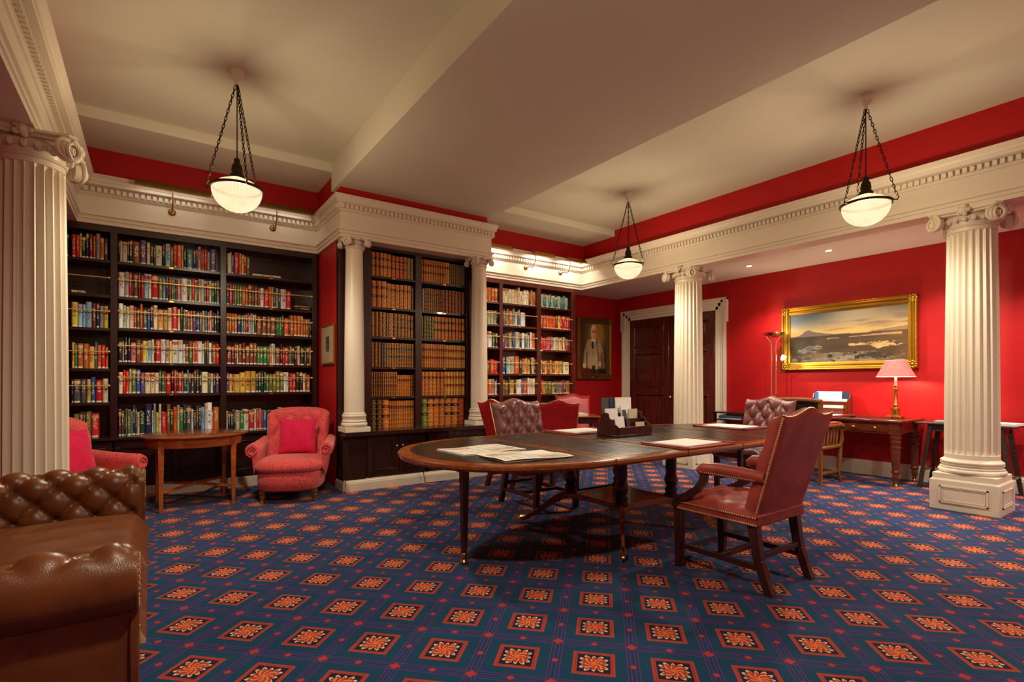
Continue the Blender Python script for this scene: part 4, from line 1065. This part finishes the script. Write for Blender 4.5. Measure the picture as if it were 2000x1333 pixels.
def cushion(u, v, x0, x1, y0, y1, zb, zt):
    e = min(1, min(u, 1-u)/.10, min(v, 1-v)/.10); e = math.sin(max(e, 0)*PI/2)
    wr = .006*math.sin(v*23+2*math.sin(u*5))*e*math.sin(PI*u)
    return (x0+u*(x1-x0)-SX, y0+v*(y1-y0)-SY, zb+(zt-zb)*e+.025*math.sin(PI*u)*math.sin(PI*v)+wr)
ym = 3.25
for y0, y1 in ((Y0+.215, ym-.003), (ym+.003, Y1-.215)):
    m = MB(); m.grid(lambda u, v: cushion(u, v, XB+.20, XF+.035, y0, y1, .345, .455), 28, 34); m.grid(lambda u, v: cushion(u, v, XB+.20, XF+.035, y0, y1, .345, .31), 8, 8, flip=True)
    m.build('seat_cushion', M['leather_br'], sf, ang=80)
MB().box(XB+.15-SX, XF-SX, Y0+.12-SY, Y1-.12-SY, .10, .335).build('seat_rail', M['leather_br'], sf, bevel=.015)
for x in (XF-.08, XB+.1):
    for y in (Y0+.14, Y1-.14): MB().lathe([(.02, 0), (.035, .02), (.04, .06), (.03, .09), (.035, .11)], 16, 0, TR(x-SX, y-SY, 0)).build('foot', M['leg'], sf)

# ------------------------------------------------------------------ coral armchairs (face -y in local space)
def arm_chair(label, loc, rz):
    t = thing('button_back_armchair', label, 'armchair', loc, rz, 'coral button-back armchairs')
    def plan(s, z, fr=1.0):
        out = []
        for k in range(48):
            a = 2*PI*k/48; c, q = math.cos(a), math.sin(a); e = 2/3.2
            x = .335*s*math.copysign(abs(c)**e, c); y = .36*s*math.copysign(abs(q)**e, q)
            if y < 0: y *= 1.08*fr
            out.append((x, y-.02, z))
        return out
    MB().layers([plan(.90, .135), plan(.99, .16), plan(1.0, .24), plan(1.0, .315), plan(.97, .335)]).build('seat_base', M['coral'], t, ang=60)
    MB().layers([plan(.98, .337), plan(1.05, .352), plan(1.07, .385), plan(1.04, .425), plan(.90, .455), plan(.6, .475), plan(.2, .48)]).build('seat', M['coral'], t, ang=80)
    NU, NV = 44, 34
    def bk(u, v, fr):
        k = u*2-1; ztop = .965+.03*(1-k*k)-.05*abs(k)**8; z = .34+v*(ztop-.34); hw = .315+.05*v-.02*v*v; x = k*hw
        y = .30+(z-.34)*.26-.07*k*k*(1 if fr else .6)
        e = min(1, (1-abs(k))/.14, (1-v)/.10); e = math.sin(max(0, e)*PI/2)
        if fr:
            th = .03+.085*e
            if v > .35: th -= .06*(1-quilt(x/.19, (z-.62)/.30, .4))*max(0, min(1, (v-.4)/.15))*min(1, (1-abs(k))/.2)
            y -= th
        else: y += .03*e
        return (x, y, z)
    m = MB(); m.grid(lambda u, v: bk(u, v, 1), NU, NV); m.grid(lambda u, v: bk(u, v, 0), NU, NV, flip=True)
    w = NU+1; n0 = w*(NV+1); fs = []
    for i in range(NU): fs.append((NV*w+i, NV*w+i+1, n0+NV*w+i+1, n0+NV*w+i))
    for j in range(NV): fs.append((j*w, (j+1)*w, n0+(j+1)*w, n0+j*w)); fs.append(((j+1)*w+NU, j*w+NU, n0+j*w+NU, n0+(j+1)*w+NU))
    m.f += fs; m.m += [0]*len(fs); m.build('backrest', M['coral'], t, ang=80)
    for s in (-1, 1):
        rings = []
        for k in range(17):
            q = k/16; y = .33-.56*q; cz = .575-.02*q+.03*(1-q)**2; R = .062+.018*q
            if k == 16: R *= .86
            cx = s*(.36+.012*q); ring = []
            for j in range(20):
                a = 2*PI*j/20; dx, dz = R*math.cos(a), R*math.sin(a)
                if dz < 0 and dx*s < .0: dz = dz*3.6     # inner panel drops to the seat
                ring.append((cx+dx*(1.0 if dx*s > 0 else .75), y, cz+dz))
            rings.append(ring if s > 0 else ring[::-1])
        a_ = MB().layers(rings).build('armrest', M['coral'], t, ang=60)
        MB().tube([(s*.372+s*.055*math.cos(q)*(1-q/14), -.235, .552+.058*math.sin(q)*(1-q/14)) for q in [k*.4 for k in range(22)]], .007, 6, up=(0, 1, 0)).build('scroll_piping', M['coral'], a_)
        MB().lathe([(.014, 0), (.024, .004), (.026, .022), (.016, .03), (.024, .045), (.03, .075), (.022, .085), (.032, .1), (.034, .14)], 18, 0, TR(s*.26, -.27, 0)).build('leg', M['oak'], t)
        MB().taper((s*.25, .34, 0), (.02, .02), (s*.25, .27, .16), (.026, .026)).build('leg', M['leg'], t)
    return t
def pillow(label, loc, rot, size=.40):
    def pf(u, v, s):
        a, b = u*2-1, v*2-1; pinch = 1-.07*(1-a*a)*b*b-.0; px = a*(1-.06*(1-b*b)) ; pz = b*(1-.06*(1-a*a))
        th = .062*((1-a**2)*(1-b**2))**.45*(1+.08*math.sin(5*a+3*b))
        return (px*size/2, s*th, pz*size/2)
    m = MB(); m.grid(lambda u, v: pf(u, v, -1), 22, 22); m.grid(lambda u, v: pf(u, v, 1), 22, 22, flip=True)
    return tag(m.build('cushion', M['pink'], None, loc, rot, ang=80), label, 'cushion', 'magenta cushions')
AR = math.radians(-22)
def at_local(loc, rz, p): v = Vector(p); v.rotate(RZ(rz).to_3x3()); return (loc[0]+v.x, loc[1]+v.y, loc[2]+v.z)
c1 = (1.315, 6.20, 0); arm_chair('coral button-back armchair beside the projecting bookcase', c1, AR)
pillow('magenta velvet cushion on the armchair beside the projecting bookcase', at_local(c1, AR, (.02, .135, .675)), (math.radians(-17), 0, AR), .41)
c2 = (-.50, 5.77, 0); A2 = math.radians(45); arm_chair('coral button-back armchair half hidden by the fluted column', c2, A2)
pillow('magenta velvet cushion on the armchair half hidden by the column', at_local(c2, A2, (.02, .135, .675)), (math.radians(-17), 0, A2), .41)

# ------------------------------------------------------------------ round occasional table
rt = thing('round_table', 'round inlaid satinwood table between the two coral armchairs', 'table', (.385, 6.50, 0), math.radians(2))
MB().lathe([(.001, .722), (.475, .722), (.495, .728), (.506, .738), (.506, .744), (.495, .75), (.001, .752)], 64, caps=False).build('tabletop', M['mahog'], rt, ang=30)
MB().lathe([(.448, .722), (.448, .635), (.433, .632), (.433, .722)], 56, caps=False).build('apron', M['satin'], rt)
m = MB(); m.lathe([(.4486, .648), (.4496, .648), (.4496, .644), (.4486, .644)], 56, caps=False); m.lathe([(.4486, .714), (.4496, .714), (.4496, .71), (.4486, .71)], 56, caps=False); m.build('stringing', M['gold'], rt)
for sx in (-1, 1):
    for sy in (-1, 1):
        x, y = sx*.318, sy*.318
        MB().taper((x, y, 0), (.016, .016), (x, y, .722), (.027, .027)).build('leg', M['satin'], rt, bevel=.002)
for s in (-1, 1):
    MB().tube([(-.318, -.318*s, .20), (-.16, -.17*s, .205), (0, 0, .215), (.16, .17*s, .205), (.318, .318*s, .20)], [.018, .018, .022, .018, .018], 4, flat=.8).build('cross_stretcher', M['satin'], rt, ang=30)

# ------------------------------------------------------------------ writing desk by the right wall
DX0, DX1, DY0, DY1, DZt = 7.46, 8.20, 2.46, 4.30, .825
dk = thing('writing_desk', 'mahogany writing desk with turned reeded legs under the landscape', 'desk', ((DX0+DX1)/2, (DY0+DY1)/2, 0)); dx, dy = (DX0+DX1)/2, (DY0+DY1)/2
MB().box(DX0-dx-.02, DX1-dx+.01, DY0-dy-.03, DY1-dy+.03, DZt-.032, DZt).build('desktop', M['desk'], dk, bevel=.008)
MB().box(DX0-dx+.05, DX1-dx-.07, DY0-dy+.06, DY1-dy-.06, DZt, DZt+.001).build('leather_inset', M['leather_blk'], dk)
MB().box(DX0-dx+.03, DX1-dx-.03, DY0-dy+.04, DY1-dy-.04, DZt-.175, DZt-.032).build('apron', M['desk'], dk, bevel=.004)
n = 3
for k in range(n):
    y0 = DY0-dy+.12+k*(DY1-DY0-.24)/n; y1 = y0+(DY1-DY0-.24)/n-.015
    dr = MB().box(DX0-dx+.018, DX0-dx+.04, y0, y1, DZt-.155, DZt-.055).build('drawer', M['desk'], dk, bevel=.005)
    for yy in (y0+.14, y1-.14): MB().lathe([(.006, 0), (.006, .014), (.016, .02), (.017, .03), (.006, .038)], 12, 0, TR(DX0-dx+.018, yy, DZt-.105) @ RY(-PI/2)).build('knob', M['brass'], dr)
LEGP = [(.02, .07), (.03, .09), (.036, .12), (.030, .15), (.045, .175), (.045, .19), (.034, .205), (.036, .22), (.050, .45), (.053, .47), (.06, .48), (.06, .495), (.045, .505), (.05, .53), (.06, .55), (.06, .565), (.048, .575), (.062, .60), (.062, .62), (.05, .63), (.055, .65)]
for x in (DX0-dx+.06, DX1-dx-.06):
    for y in (DY0-dy+.06, DY1-dy-.06):
        g = MB(); g.lathe([p for p in LEGP], 48, 0, TR(x, y, 0), flute=.0)
        g.lathe([(.039, .225), (.052, .445)], 48, 0, TR(x, y, 0), caps=False, flute=.06); g.box(x-.055, x+.055, y-.055, y+.055, .645, DZt-.032)
        l = g.build('leg', M['desk'], dk)
        MB().lathe([(.01, 0), (.026, .004), (.028, .022), (.018, .034), (.023, .042), (.023, .075)], 14, 0, TR(x, y, 0)).build('castor', M['brass'], l)
blotter('red leather blotter on the writing desk', (7.70, 3.45), PI/2, .56, .40, DZt+.001)
# desk rack with leaflets
bx, by = 8.02, 3.50
k2 = thing('stationery_rack', 'mahogany stationery rack full of white leaflets on the writing desk', 'letter rack', (bx, by, DZt+.003), 0)
MB().box(-.12, .12, -.25, .25, 0, .012).build('base', M['desk'], k2)
MB().box(-.12, -.108, -.25, .25, .012, .10).build('front_board', M['desk'], k2, bevel=.002)
MB().box(-.03, -.02, -.25, .25, .012, .19).build('divider', M['desk'], k2)
MB().box(.105, .118, -.25, .25, .012, .27).build('back_board', M['desk'], k2)
for s in (-1, 1):
    prof = [(-.12, .012), (.12, .012), (.12, .30), (.07, .30), (.05, .24), (-.01, .22), (-.03, .14), (-.09, .13), (-.12, .10)]; q = len(prof)
    m = MB(); y0 = s*.25-(0.011 if s > 0 else 0)
    m.add([(x, yy, z) for yy in (y0, y0+.011) for x, z in prof], [tuple(range(q)), tuple(range(q, 2*q))[::-1]]+[(i, (i+1) % q, q+(i+1) % q, q+i) for i in range(q)]); m.build('side_panel', M['desk'], k2)
def dcard(label, mat, x, y, w, h, tilt=10, th=.006, z=.016):
    m = MB(); m.box(-th/2, th/2, -w/2, w/2, 0, h)
    tag(m.build('leaflet', mat, None, (bx+x, by+y, DZt+z), (0, math.radians(tilt), 0)), label, 'leaflet', 'leaflets in the desk rack')
dcard('large white leaflet at the back of the desk rack', M['paper'], .05, .04, .34, .32, 8, .008)
dcard('blue leaflet at the left of the desk rack', M['bluecard'], .025, .20, .05, .31, 8)
dcard('navy leaflet with a small crest at the right of the desk rack', M['navycard'], .063, -.17, .12, .315, 8)
dcard('white form in the middle of the desk rack', M['paper'], -.005, .03, .22, .22, 7, .008)
dcard('white envelope at the right of the desk rack', M['paper'], 0, -.15, .15, .215, 7, .006)
dcard('slate pamphlet at the left end of the desk rack', M['slate'], -.005, .205, .05, .21, 7)
dcard('white envelopes standing low at the front of the desk rack', M['paper'], -.075, -.08, .26, .125, 6, .01)
dcard('buff cards standing low at the front left of the desk rack', M['paperb'], -.075, .14, .12, .115, 6, .01)
tag(MB().box(-.08, .08, -.03, .03, 0, .022).build('pen_tray', M['black'], None, (7.78, 3.10, DZt+.003), (0, 0, .3), bevel=.006), 'small black pen tray beside the desk blotter', 'pen tray')
# table lamp
lx, ly = 7.85, 2.63
tl = thing('table_lamp', 'brass column table lamp with a pink pleated shade on the writing desk', 'table lamp', (lx, ly, DZt+.004))
m = MB(); m.box(-.075, .075, -.075, .075, .018, .032)
for sx in (-1, 1):
    for sy in (-1, 1): m.ball((sx*.062, sy*.062, .011), .0125, 8)
m.build('base', M['brass'], tl, bevel=.003)
MB().lathe([(.055, .032), (.055, .04), (.045, .045), (.045, .115), (.05, .12), (.05, .128), (.026, .14), (.022, .16), (.025, .17), (.020, .18), (.020, .36), (.026, .365), (.026, .38), (.018, .39), (.022, .41), (.026, .42), (.02, .43)], 24, flute=0).build('stem', M['brass'], tl)
MB().lathe([(.015, .43), (.015, .56)], 16).build('candle_tube', M['paper'], tl)
t_ = NT('pink_pleated_silk'); g_ = t_.sep(t_.coord()); tl_col = t_.mix(t_.noise(t_.coord(), 22, 3), srgb(206, 122, 116), srgb(168, 84, 86))
ts = t_.n('ShaderNodeBsdfTranslucent'); t_.put(ts.inputs[0], tl_col); mx = t_.n('ShaderNodeMixShader'); mx.inputs[0].default_value = .012
t_.bump(t_.math('SINE', t_.math('MULTIPLY', t_.math('ARCTAN2', g_[1], g_[0]), 60)), .3, .004); t_.base(tl_col, .8)
t_.put(mx.inputs[1], t_.b.outputs[0]); t_.put(mx.inputs[2], ts.outputs[0]); t_.put(t_.out.inputs[0], mx.outputs[0]); M['shade'] = t_.mat
MB().lathe([(.21, .535), (.105, .745)], 40, caps=False).build('lamp_shade', M['shade'], tl)
m = MB(); m.lathe([(.2105, .533), (.2105, .540), (.206, .540), (.206, .533), (.2105, .533)], 40, caps=False); m.lathe([(.1065, .743), (.1065, .749), (.102, .749), (.1065, .743)], 40, caps=False); m.build('shade_trim', M['paper'], tl)
light('bulb', 'POINT', (0, 0, .60), P_TABLE, (1, .72, .45), tl, .025)
# floor lamp
fl = thing('floor_lamp', 'tall brass uplighter floor lamp with a small reading arm beside the landscape', 'floor lamp', (7.97, 4.28, 0))
MB().lathe([(.14, 0), (.14, .015), (.12, .03), (.02, .04), (.014, .05)], 32).build('base', M['chrome'], fl)
m = MB()
for s in (-1, 1): m.tube([(0, s*.035, .04), (0, s*.035, 1.6), (0, s*.035, 1.86), (0, s*.05, 1.93), (0, s*.10, 1.99), (0, s*.12, 2.02)], .009, 8)
m.build('pole', M['chrome'], fl)
m = MB(); m.box(-.012, .012, -.05, .05, 1.06, 1.08); m.lathe([(.018, .94), (.018, 1.1)], 12, 0, TR(0, -.035, 0)); m.build('clamp', M['chrome'], fl)
MB().lathe([(.02, 1.99), (.06, 1.995), (.12, 2.02), (.165, 2.06), (.16, 2.06), (.115, 2.03), (.05, 2.005), (.001, 2.003)], 32, caps=False).build('uplight_dish', M['chrome'], fl)
MB().tube([(0, -.035, 1.52), (-.03, -.08, 1.56), (-.06, -.15, 1.63)], .006, 8).build('reading_arm', M['chrome'], fl)
MB().lathe([(.012, 0), (.03, .03), (.036, .075)], 16, 0, TR(-.06, -.15, 1.63) @ RX(math.radians(35)), caps=False).build('reading_shade', emit('reading_glow', (255, 240, 215), 5), fl)
light('uplight_bulb', 'POINT', (0, 0, 2.055), P_UP, WARM, fl, .04)
light('reading_bulb', 'POINT', (-.075, -.25, 1.66), 5, WARM, fl, .02)

# ------------------------------------------------------------------ captain's chair at the desk (faces +x)
cc = thing('desk_chair', 'golden oak desk chair with leather back and spindled arms', 'chair', (7.10, 3.36, 0), 0)
MB().box(-.27, .28, -.30, .30, .445, .485).build('seat', M['oak'], cc, bevel=.012)
MB().box(-.22, .24, -.25, .25, .485, .515).build('seat_pad', M['leather_blk'], cc, bevel=.015)
for s in (-1, 1):
    m = MB(); m.tube([(-.25, s*.27, 0), (-.255, s*.27, .2), (-.25, s*.27, .46)], [.022, .026, .03], 4); m.build('leg', M['oak'], cc, ang=30)
    m = MB(); m.tube([(.29, s*.275, .0), (.255, s*.27, .05), (.235, s*.27, .16), (.26, s*.275, .33), (.27, s*.27, .46)], [.024, .019, .02, .027, .034], 8); m.build('leg', M['oak'], cc)
    MB().box(-.24, .25, s*.27-.011, s*.27+.011, .13, .16).build('stretcher', M['oak'], cc, bevel=.003)
    MB().tube([(-.265, s*.28, .46), (-.28, s*.285, .7), (-.30, s*.285, 1.06)], .022, 6).build('back_post', M['oak'], cc)
    a = MB().tube([(-.28, s*.285, .735), (-.1, s*.30, .742), (.12, s*.31, .745), (.22, s*.315, .735), (.265, s*.32, .70), (.255, s*.318, .672), (.235, s*.315, .675)], [.022, .026, .03, .03, .024, .018, .014], 8, flat=1.3).build('armrest', M['oak'], cc)
    MB().tube([(-.1, s*.30, .772), (.05, s*.305, .775), (.18, s*.312, .768)], [.014, .022, .014], 8, flat=1.6).build('arm_pad', M['leather_fg'], a)
    for k in range(5): x = -.2+.085*k; MB().tube([(x, s*.285, .485), (x+.01, s*.292, .6), (x+.02, s*.30, .74)], [.009, .013, .009], 8).build('spindle', M['oak'], cc)
    MB().tube([(.255, s*.285, .47), (.275, s*.30, .55), (.24, s*.31, .65), (.22, s*.312, .73)], [.02, .022, .018, .016], 8).build('arm_support', M['oak'], cc)
MB().box(-.012, .012, -.27, .27, .135, .16).build('stretcher', M['oak'], cc, bevel=.003)
MB().tube([(-.302, -.31, 1.055), (-.312, -.15, 1.07), (-.315, 0, 1.073), (-.312, .15, 1.07), (-.302, .31, 1.055)], .027, 8).build('top_rail', M['oak'], cc)
m = MB(); m.box(-.30, -.268, -.265, .265, .60, 1.05); m.build('back_panel', M['leather_blk'], cc, bevel=.01)

# ------------------------------------------------------------------ small furniture along the walls
st = thing('magazine_stand', 'dark low stand holding magazines left of the writing desk', 'side table', (7.98, 4.92, 0))
MB().box(-.24, .22, -.30, .30, .775, .80).build('top', M['case'], st, bevel=.004)
MB().box(-.22, .20, -.28, .28, .66, .68).build('shelf', M['case'], st)
for x in (-.2, .18):
    for y in (-.26, .26): MB().box(x-.02, x+.02, y-.02, y+.02, 0, .775).build('leg', M['case'], st)
for k, (mt, lb) in enumerate([(M['paper'], 'white magazine lowest in the dark stand'), (M['bluecard'], 'blue magazine in the dark stand'), (M['slate'], 'slate magazine uppermost in the dark stand')]):
    tag(MB().box(-.15, .15, -.2, .2, 0, .02).build('magazine', mt, None, (7.94, 4.92, .682+.0215*k), (0, 0, .1*k-.1)), lb, 'magazine', 'magazines in the stand')
sd = thing('side_table', 'dark oak side table with splayed legs behind the plinth column', 'side table', (7.93, 1.93, 0))
MB().box(-.22, .25, -.46, .46, .785, .805).build('tabletop', M['ebon'], sd, bevel=.004)
MB().box(-.15, .2, -.34, .34, .70, .785).build('apron', M['ebon'], sd)
for sx in (-1, 1):
    for sy in (-1, 1): MB().taper((sx*.19+.02, sy*.42, 0), (.02, .02), (sx*.15+.02, sy*.32, .785), (.024, .024)).build('leg', M['ebon'], sd)
for sy in (-1, 1): MB().box(-.15, .19, sy*.4-.011, sy*.4+.011, .2, .23).build('stretcher', M['ebon'], sd)
tag(MB().box(-.13, .13, -.18, .18, 0, .018).build('magazine', M['slate'], None, (7.9, 2.05, .806), (0, 0, .15)), 'slate magazine lying on the dark oak side table', 'magazine')
tag(MB().box(-.13, .13, -.18, .18, 0, .025).build('magazine', M['paper'], None, (7.92, 1.66, .806), (0, 0, -.1)), 'white magazine at the right end of the oak side table', 'magazine')
# small reading table in the far bay
ft = thing('reading_table', 'small mahogany reading table between the crimson leather chairs', 'table', (5.24, 6.08, 0), math.radians(-33))
MB().box(-.5, .5, -.30, .30, .76, .785).build('tabletop', M['mahog'], ft, bevel=.005)
MB().box(-.46, .46, -.26, .26, .67, .76).build('apron', M['leg'], ft)
for x in (-.44, .44):
    for y in (-.24, .24): MB().taper((x, y, 0), (.014, .014), (x, y, .76), (.024, .024)).build('leg', M['leg'], ft)
tag(MB().box(-.12, .12, -.16, .16, 0, .03).build('book', M['paperb'], None, (5.36, 5.94, .7865), (0, 0, -.4)), 'buff book lying on the small reading table', 'book')

# ------------------------------------------------------------------ pictures
def framed(name, label, w, h, me, loc, rot, fw, fd, fmat, ornate=True, group=None):
    """faces -y locally"""
    t = thing(name, label, 'painting', loc, 0); t.rotation_euler = rot
    prof = [(0, 0), (0, -fd*.8), (fw*.10, -fd), (fw*.22, -fd*.95), (fw*.32, -fd*.7), (fw*.55, -fd*.55), (fw*.62, -fd*.72), (fw*.74, -fd*.7), (fw*.8, -fd*.45), (fw, -fd*.35), (fw, 0)]
    corners = [(-1, -1), (1, -1), (1, 1), (-1, 1)]
    for k in range(4):
        a, b = corners[k], corners[(k+1) % 4]; vs = []
        for c in (a, b):
            for i, y in prof: vs.append((c[0]*(w/2-i), y, c[1]*(h/2-i)))
        n = len(prof); m = MB(); m.add(vs, [(j, n+j, n+j+1, j+1) for j in range(n-1)])
        rail = m.build('frame_rail', fmat, t, ang=30)
        if ornate:
            d = MB(); L = Vector((b[0]*w/2-a[0]*w/2, 0, b[1]*h/2-a[1]*h/2)); q = int(L.length/.028)
            for j in range(q+1):
                p = Vector((a[0]*w/2, -fd*.86, a[1]*h/2))+L*(j/q); p.x -= math.copysign(.012, p.x)*(abs(p.x) > w/2-.02); p.z -= math.copysign(.012, p.z)*(abs(p.z) > h/2-.02); d.ball(p, .012, 6)
            e = d.build('beading', fmat, rail); e['kind'] = 'stuff'
    if ornate:
        for c in corners:
            d = MB(); p = Vector((c[0]*(w/2-fw*.45), -fd*.8, c[1]*(h/2-fw*.45)))
            for j in range(9):
                a = j*PI/4; r = fw*.34 if j < 8 else 0; d.ball(p+Vector((r*math.cos(a), 0, r*math.sin(a))), fw*.17 if j < 8 else fw*.24, 8)
            d.build('corner_ornament', fmat, t)
    MB().box(-w/2+fw*.3, w/2-fw*.3, -.006, -.001, -h/2+fw*.3, h/2-fw*.3).build('backing', M['ebon'], t)
    sheet(t, 'canvas', me, (0, -.012, 0), (PI/2, 0, 0))
    return t
def fbm(x, y, seed=0, oct=4):
    v = 0; a = .5
    for o in range(oct):
        x0, y0 = math.floor(x), math.floor(y); fx, fy = x-x0, y-y0; fx = fx*fx*(3-2*fx); fy = fy*fy*(3-2*fy)
        hsh = lambda i, j: (math.sin(i*127.1+j*311.7+seed*17.3+o*5.1)*43758.5453) % 1
        v += a*((hsh(x0, y0)*(1-fx)+hsh(x0+1, y0)*fx)*(1-fy)+(hsh(x0, y0+1)*(1-fx)+hsh(x0+1, y0+1)*fx)*fy); a *= .5; x *= 2.1; y *= 2.1
    return v
def lerp(a, b, t): t = max(0, min(1, t)); return tuple(p+(q-p)*t for p, q in zip(a, b))
def landscape(u, v):
    hz = .52+.03*u
    n = fbm(u*4, v*10, 1)
    if v > hz:
        q = (v-hz)/(1-hz); glow = math.exp(-((u-.58)/.35)**2)
        c = lerp((235, 190, 110), (198, 176, 138), q*1.6)
        c = lerp(c, (112, 124, 136), (q-.25)*1.5*(1.2-glow)+(0.45-u)*1.1*q)
        cl = fbm(u*5+3, v*22, 2)
        if .12 < q < .75 and u > .3: c = lerp(c, (150, 118, 104), (cl-.47)*4*(1-abs(q-.4)*2))
        c = lerp(c, (250, 206, 118), glow*math.exp(-((q-.12)/.12)**2)*.8)
        mt = hz+.10*math.exp(-((u-.17)/.06)**2)+.05*math.exp(-((u-.28)/.10)**2)+.02*fbm(u*12, 0, 5)
        if v < mt and u < .55: c = lerp((120, 98, 92), (140, 116, 108), n)
        if u > .7 and v < hz+.09*(u-.6)*2: c = lerp(c, (138, 112, 100), .7)
        return c
    d = hz-v
    c = lerp((122, 84, 44), (82, 62, 36), n*1.6)
    c = lerp(c, (168, 118, 52), max(0, (u-.45))*1.4*(fbm(u*9, v*22, 6)))
    if abs(v-(.47+.05*(u-.4))) < .012+.01*math.sin(u*9) and .35 < u < .95: c = (226, 180, 120)
    pool = lambda cx, cy, rx, ry: ((u-cx)/rx)**2+((v-cy)/ry)**2+(fbm(u*22, v*40, 8)-.47)*5 < 1
    if pool(.79, .31, .10, .055) or pool(.60, .32, .07, .03): c = lerp((248, 214, 138), (232, 190, 118), n)
    if pool(.23, .31, .07, .04): c = lerp((220, 190, 130), (150, 150, 150), (.33-v)*8)
    if pool(.15, .24, .08, .05): c = (150, 152, 154)
    if v < .19 and pool(.42, .06, .40, .15): c = lerp((188, 166, 138), (160, 146, 132), n*1.3)
    if pool(.22, .14, .13, .05): c = lerp((160, 128, 84), (112, 92, 60), n)
    for rx_, ry_, s in ((.375, .13, .022), (.585, .17, .016), (.605, .09, .02)):
        if abs(u-rx_) < s and abs(v-ry_) < s*1.4: c = (54, 42, 30)
    if pool(.76, .12, .12, .05): c = lerp((66, 54, 40), (92, 74, 48), n)
    c = lerp(c, (40, 32, 22), 1.4*(.30-u)+1.2*(fbm(u*10, v*10, 11)-.45)+.25*(v-.1))
    c = lerp(c, (58, 44, 26), .35*(fbm(u*14, v*30, 12)*2-.6))
    return c
framed('landscape_painting', 'wide sunset moorland landscape in a broad gilt frame on the red wall', 1.77, .975, colored('landscape_canvas', lambda u, v: tuple(q*.8-8 for q in landscape(u, v)), 190, 96, 1.56, .765, .8), (8.238, 3.385, 1.965), (0, 0, -PI/2), .115, .07, M['gold'])
def portrait(u, v):
    y = 1-v; n = fbm(u*6, v*6, 3)
    c = lerp((50, 40, 26), (150, 120, 56), 1.3*math.exp(-((u-.58)/.25)**2-((v-.72)/.28)**2)+n*.35-.1)
    inE = lambda cx, cy, rx, ry: ((u-cx)/rx)**2+((y-cy)/ry)**2
    if y > .86: c = lerp((62, 20, 16), (110, 22, 22), n*1.4) if u < .62 else (30, 26, 22)
    body = abs(u-.48) < .13+.33*(y-.36)**.5*(1 if y < .66 else .9) if y > .37 else False
    if body and y < .86-.10*abs(u-.5):
        c = lerp((176, 150, 112), (120, 98, 70), n*1.3+abs(u-.5)*.9-.2)
        if abs(u-(.40+.22*(y-.38))) < .01 or abs(u-(.56+.16*(y-.38))) < .01: c = (86, 68, 48)
        if .42+.15*(y-.4) < u < .55+.10*(y-.4) and y > .47: c = lerp((188, 166, 128), (150, 128, 94), n); 
        if abs(u-.50) < .007 and (y*28) % 1 < .35 and y > .5: c = (90, 70, 50)
        if (abs(u-.27) < .02 or abs(u-.72) < .025) and y > .58: c = lerp(c, (70, 54, 38), .6)
        if abs(u-.46) < .075-(y-.37)*.5 and .37 < y < .52: c = (226, 218, 200)
        if abs(u-.45) < .025 and .40 < y < .52: c = (26, 34, 48)
    if y > .80 and abs(u-.47) < .05: c = (34, 40, 34)
    for hx, hy in ((.20, .80), (.66, .77)):
        if ((u-hx)/.05)**2+((y-hy)/.045)**2 < 1: c = (196, 146, 108)
    if inE(.475, .255, .088, .125) < 1: 
        c = lerp((226, 180, 142), (176, 122, 86), (u-.47)*5+.25+.3*n)
        if y > .235 and abs(u-.475) > .08: c = (150, 140, 128)
        if abs(y-.245) < .008 and (abs(u-.445) < .02 or abs(u-.505) < .02): c = (60, 44, 36)
        if abs(u-.478) < .008 and .25 < y < .29: c = (190, 132, 98)
        if abs(y-.325) < .006 and abs(u-.475) < .03: c = (140, 70, 60)
        if y < .19: c = lerp(c, (238, 206, 172), .6)
    return c
framed('portrait_painting', 'portrait of a seated figure in a pale three-piece suit, dark gilt frame', .97, 1.27, colored('portrait_canvas', lambda u, v: tuple(q*1.22 for q in portrait(.48+(u-.5)/1.18, 1-(.1+(1-v)/1.18))), 96, 128, .80, 1.08, .4), (7.56, 7.868, 1.985), (0, 0, 0), .115, .06, M['oldbrass'])
tag(MB().box(-.05, .05, -.004, .004, -.015, .015).build('name_plaque', M['brass'], bpy.data.objects['portrait_painting'], (.0, -.045, -.585)), None)
def sketch(u, v): return (58, 50, 38) if (.36 < u < .64 and .3 < v < .74) else (186, 170, 128)
framed('small_picture', 'small mounted print in a thin wooden frame on the pier side wall', .55, .50, colored('sketch_canvas', lambda u, v: lerp(sketch(u, v), (120, 108, 84), fbm(u*9, v*9, 4)*.6), 24, 24, .52, .47, .5), (1.852, 6.74, 1.77), (0, 0, -PI/2), .03, .022, M['oak'], ornate=False)

# small loudspeaker under the pier cornice
sp = thing('wall_speaker', 'small black loudspeaker beside the right small column under the cornice', 'speaker', (3.735, 6.36, 2.74))
MB().box(-.045, .045, -.07, 0, 0, .17).build('cabinet', M['black'], sp, bevel=.008)
MB().box(-.038, .038, -.074, -.069, .012, .158).build('grille', M['ebon'], sp, bevel=.003)

tag(MB().tube([(2.86, 6.085, .40), (2.855, 6.08, .2), (2.86, 6.07, .1), (2.87, 6.06, .012), (2.92, 6.02, .008), (3.1, 6.03, .008)], .005, 6).build('power_cable', M['black'], None), 'thin black cable hanging over the white skirting of the projecting bookcase', 'cable')
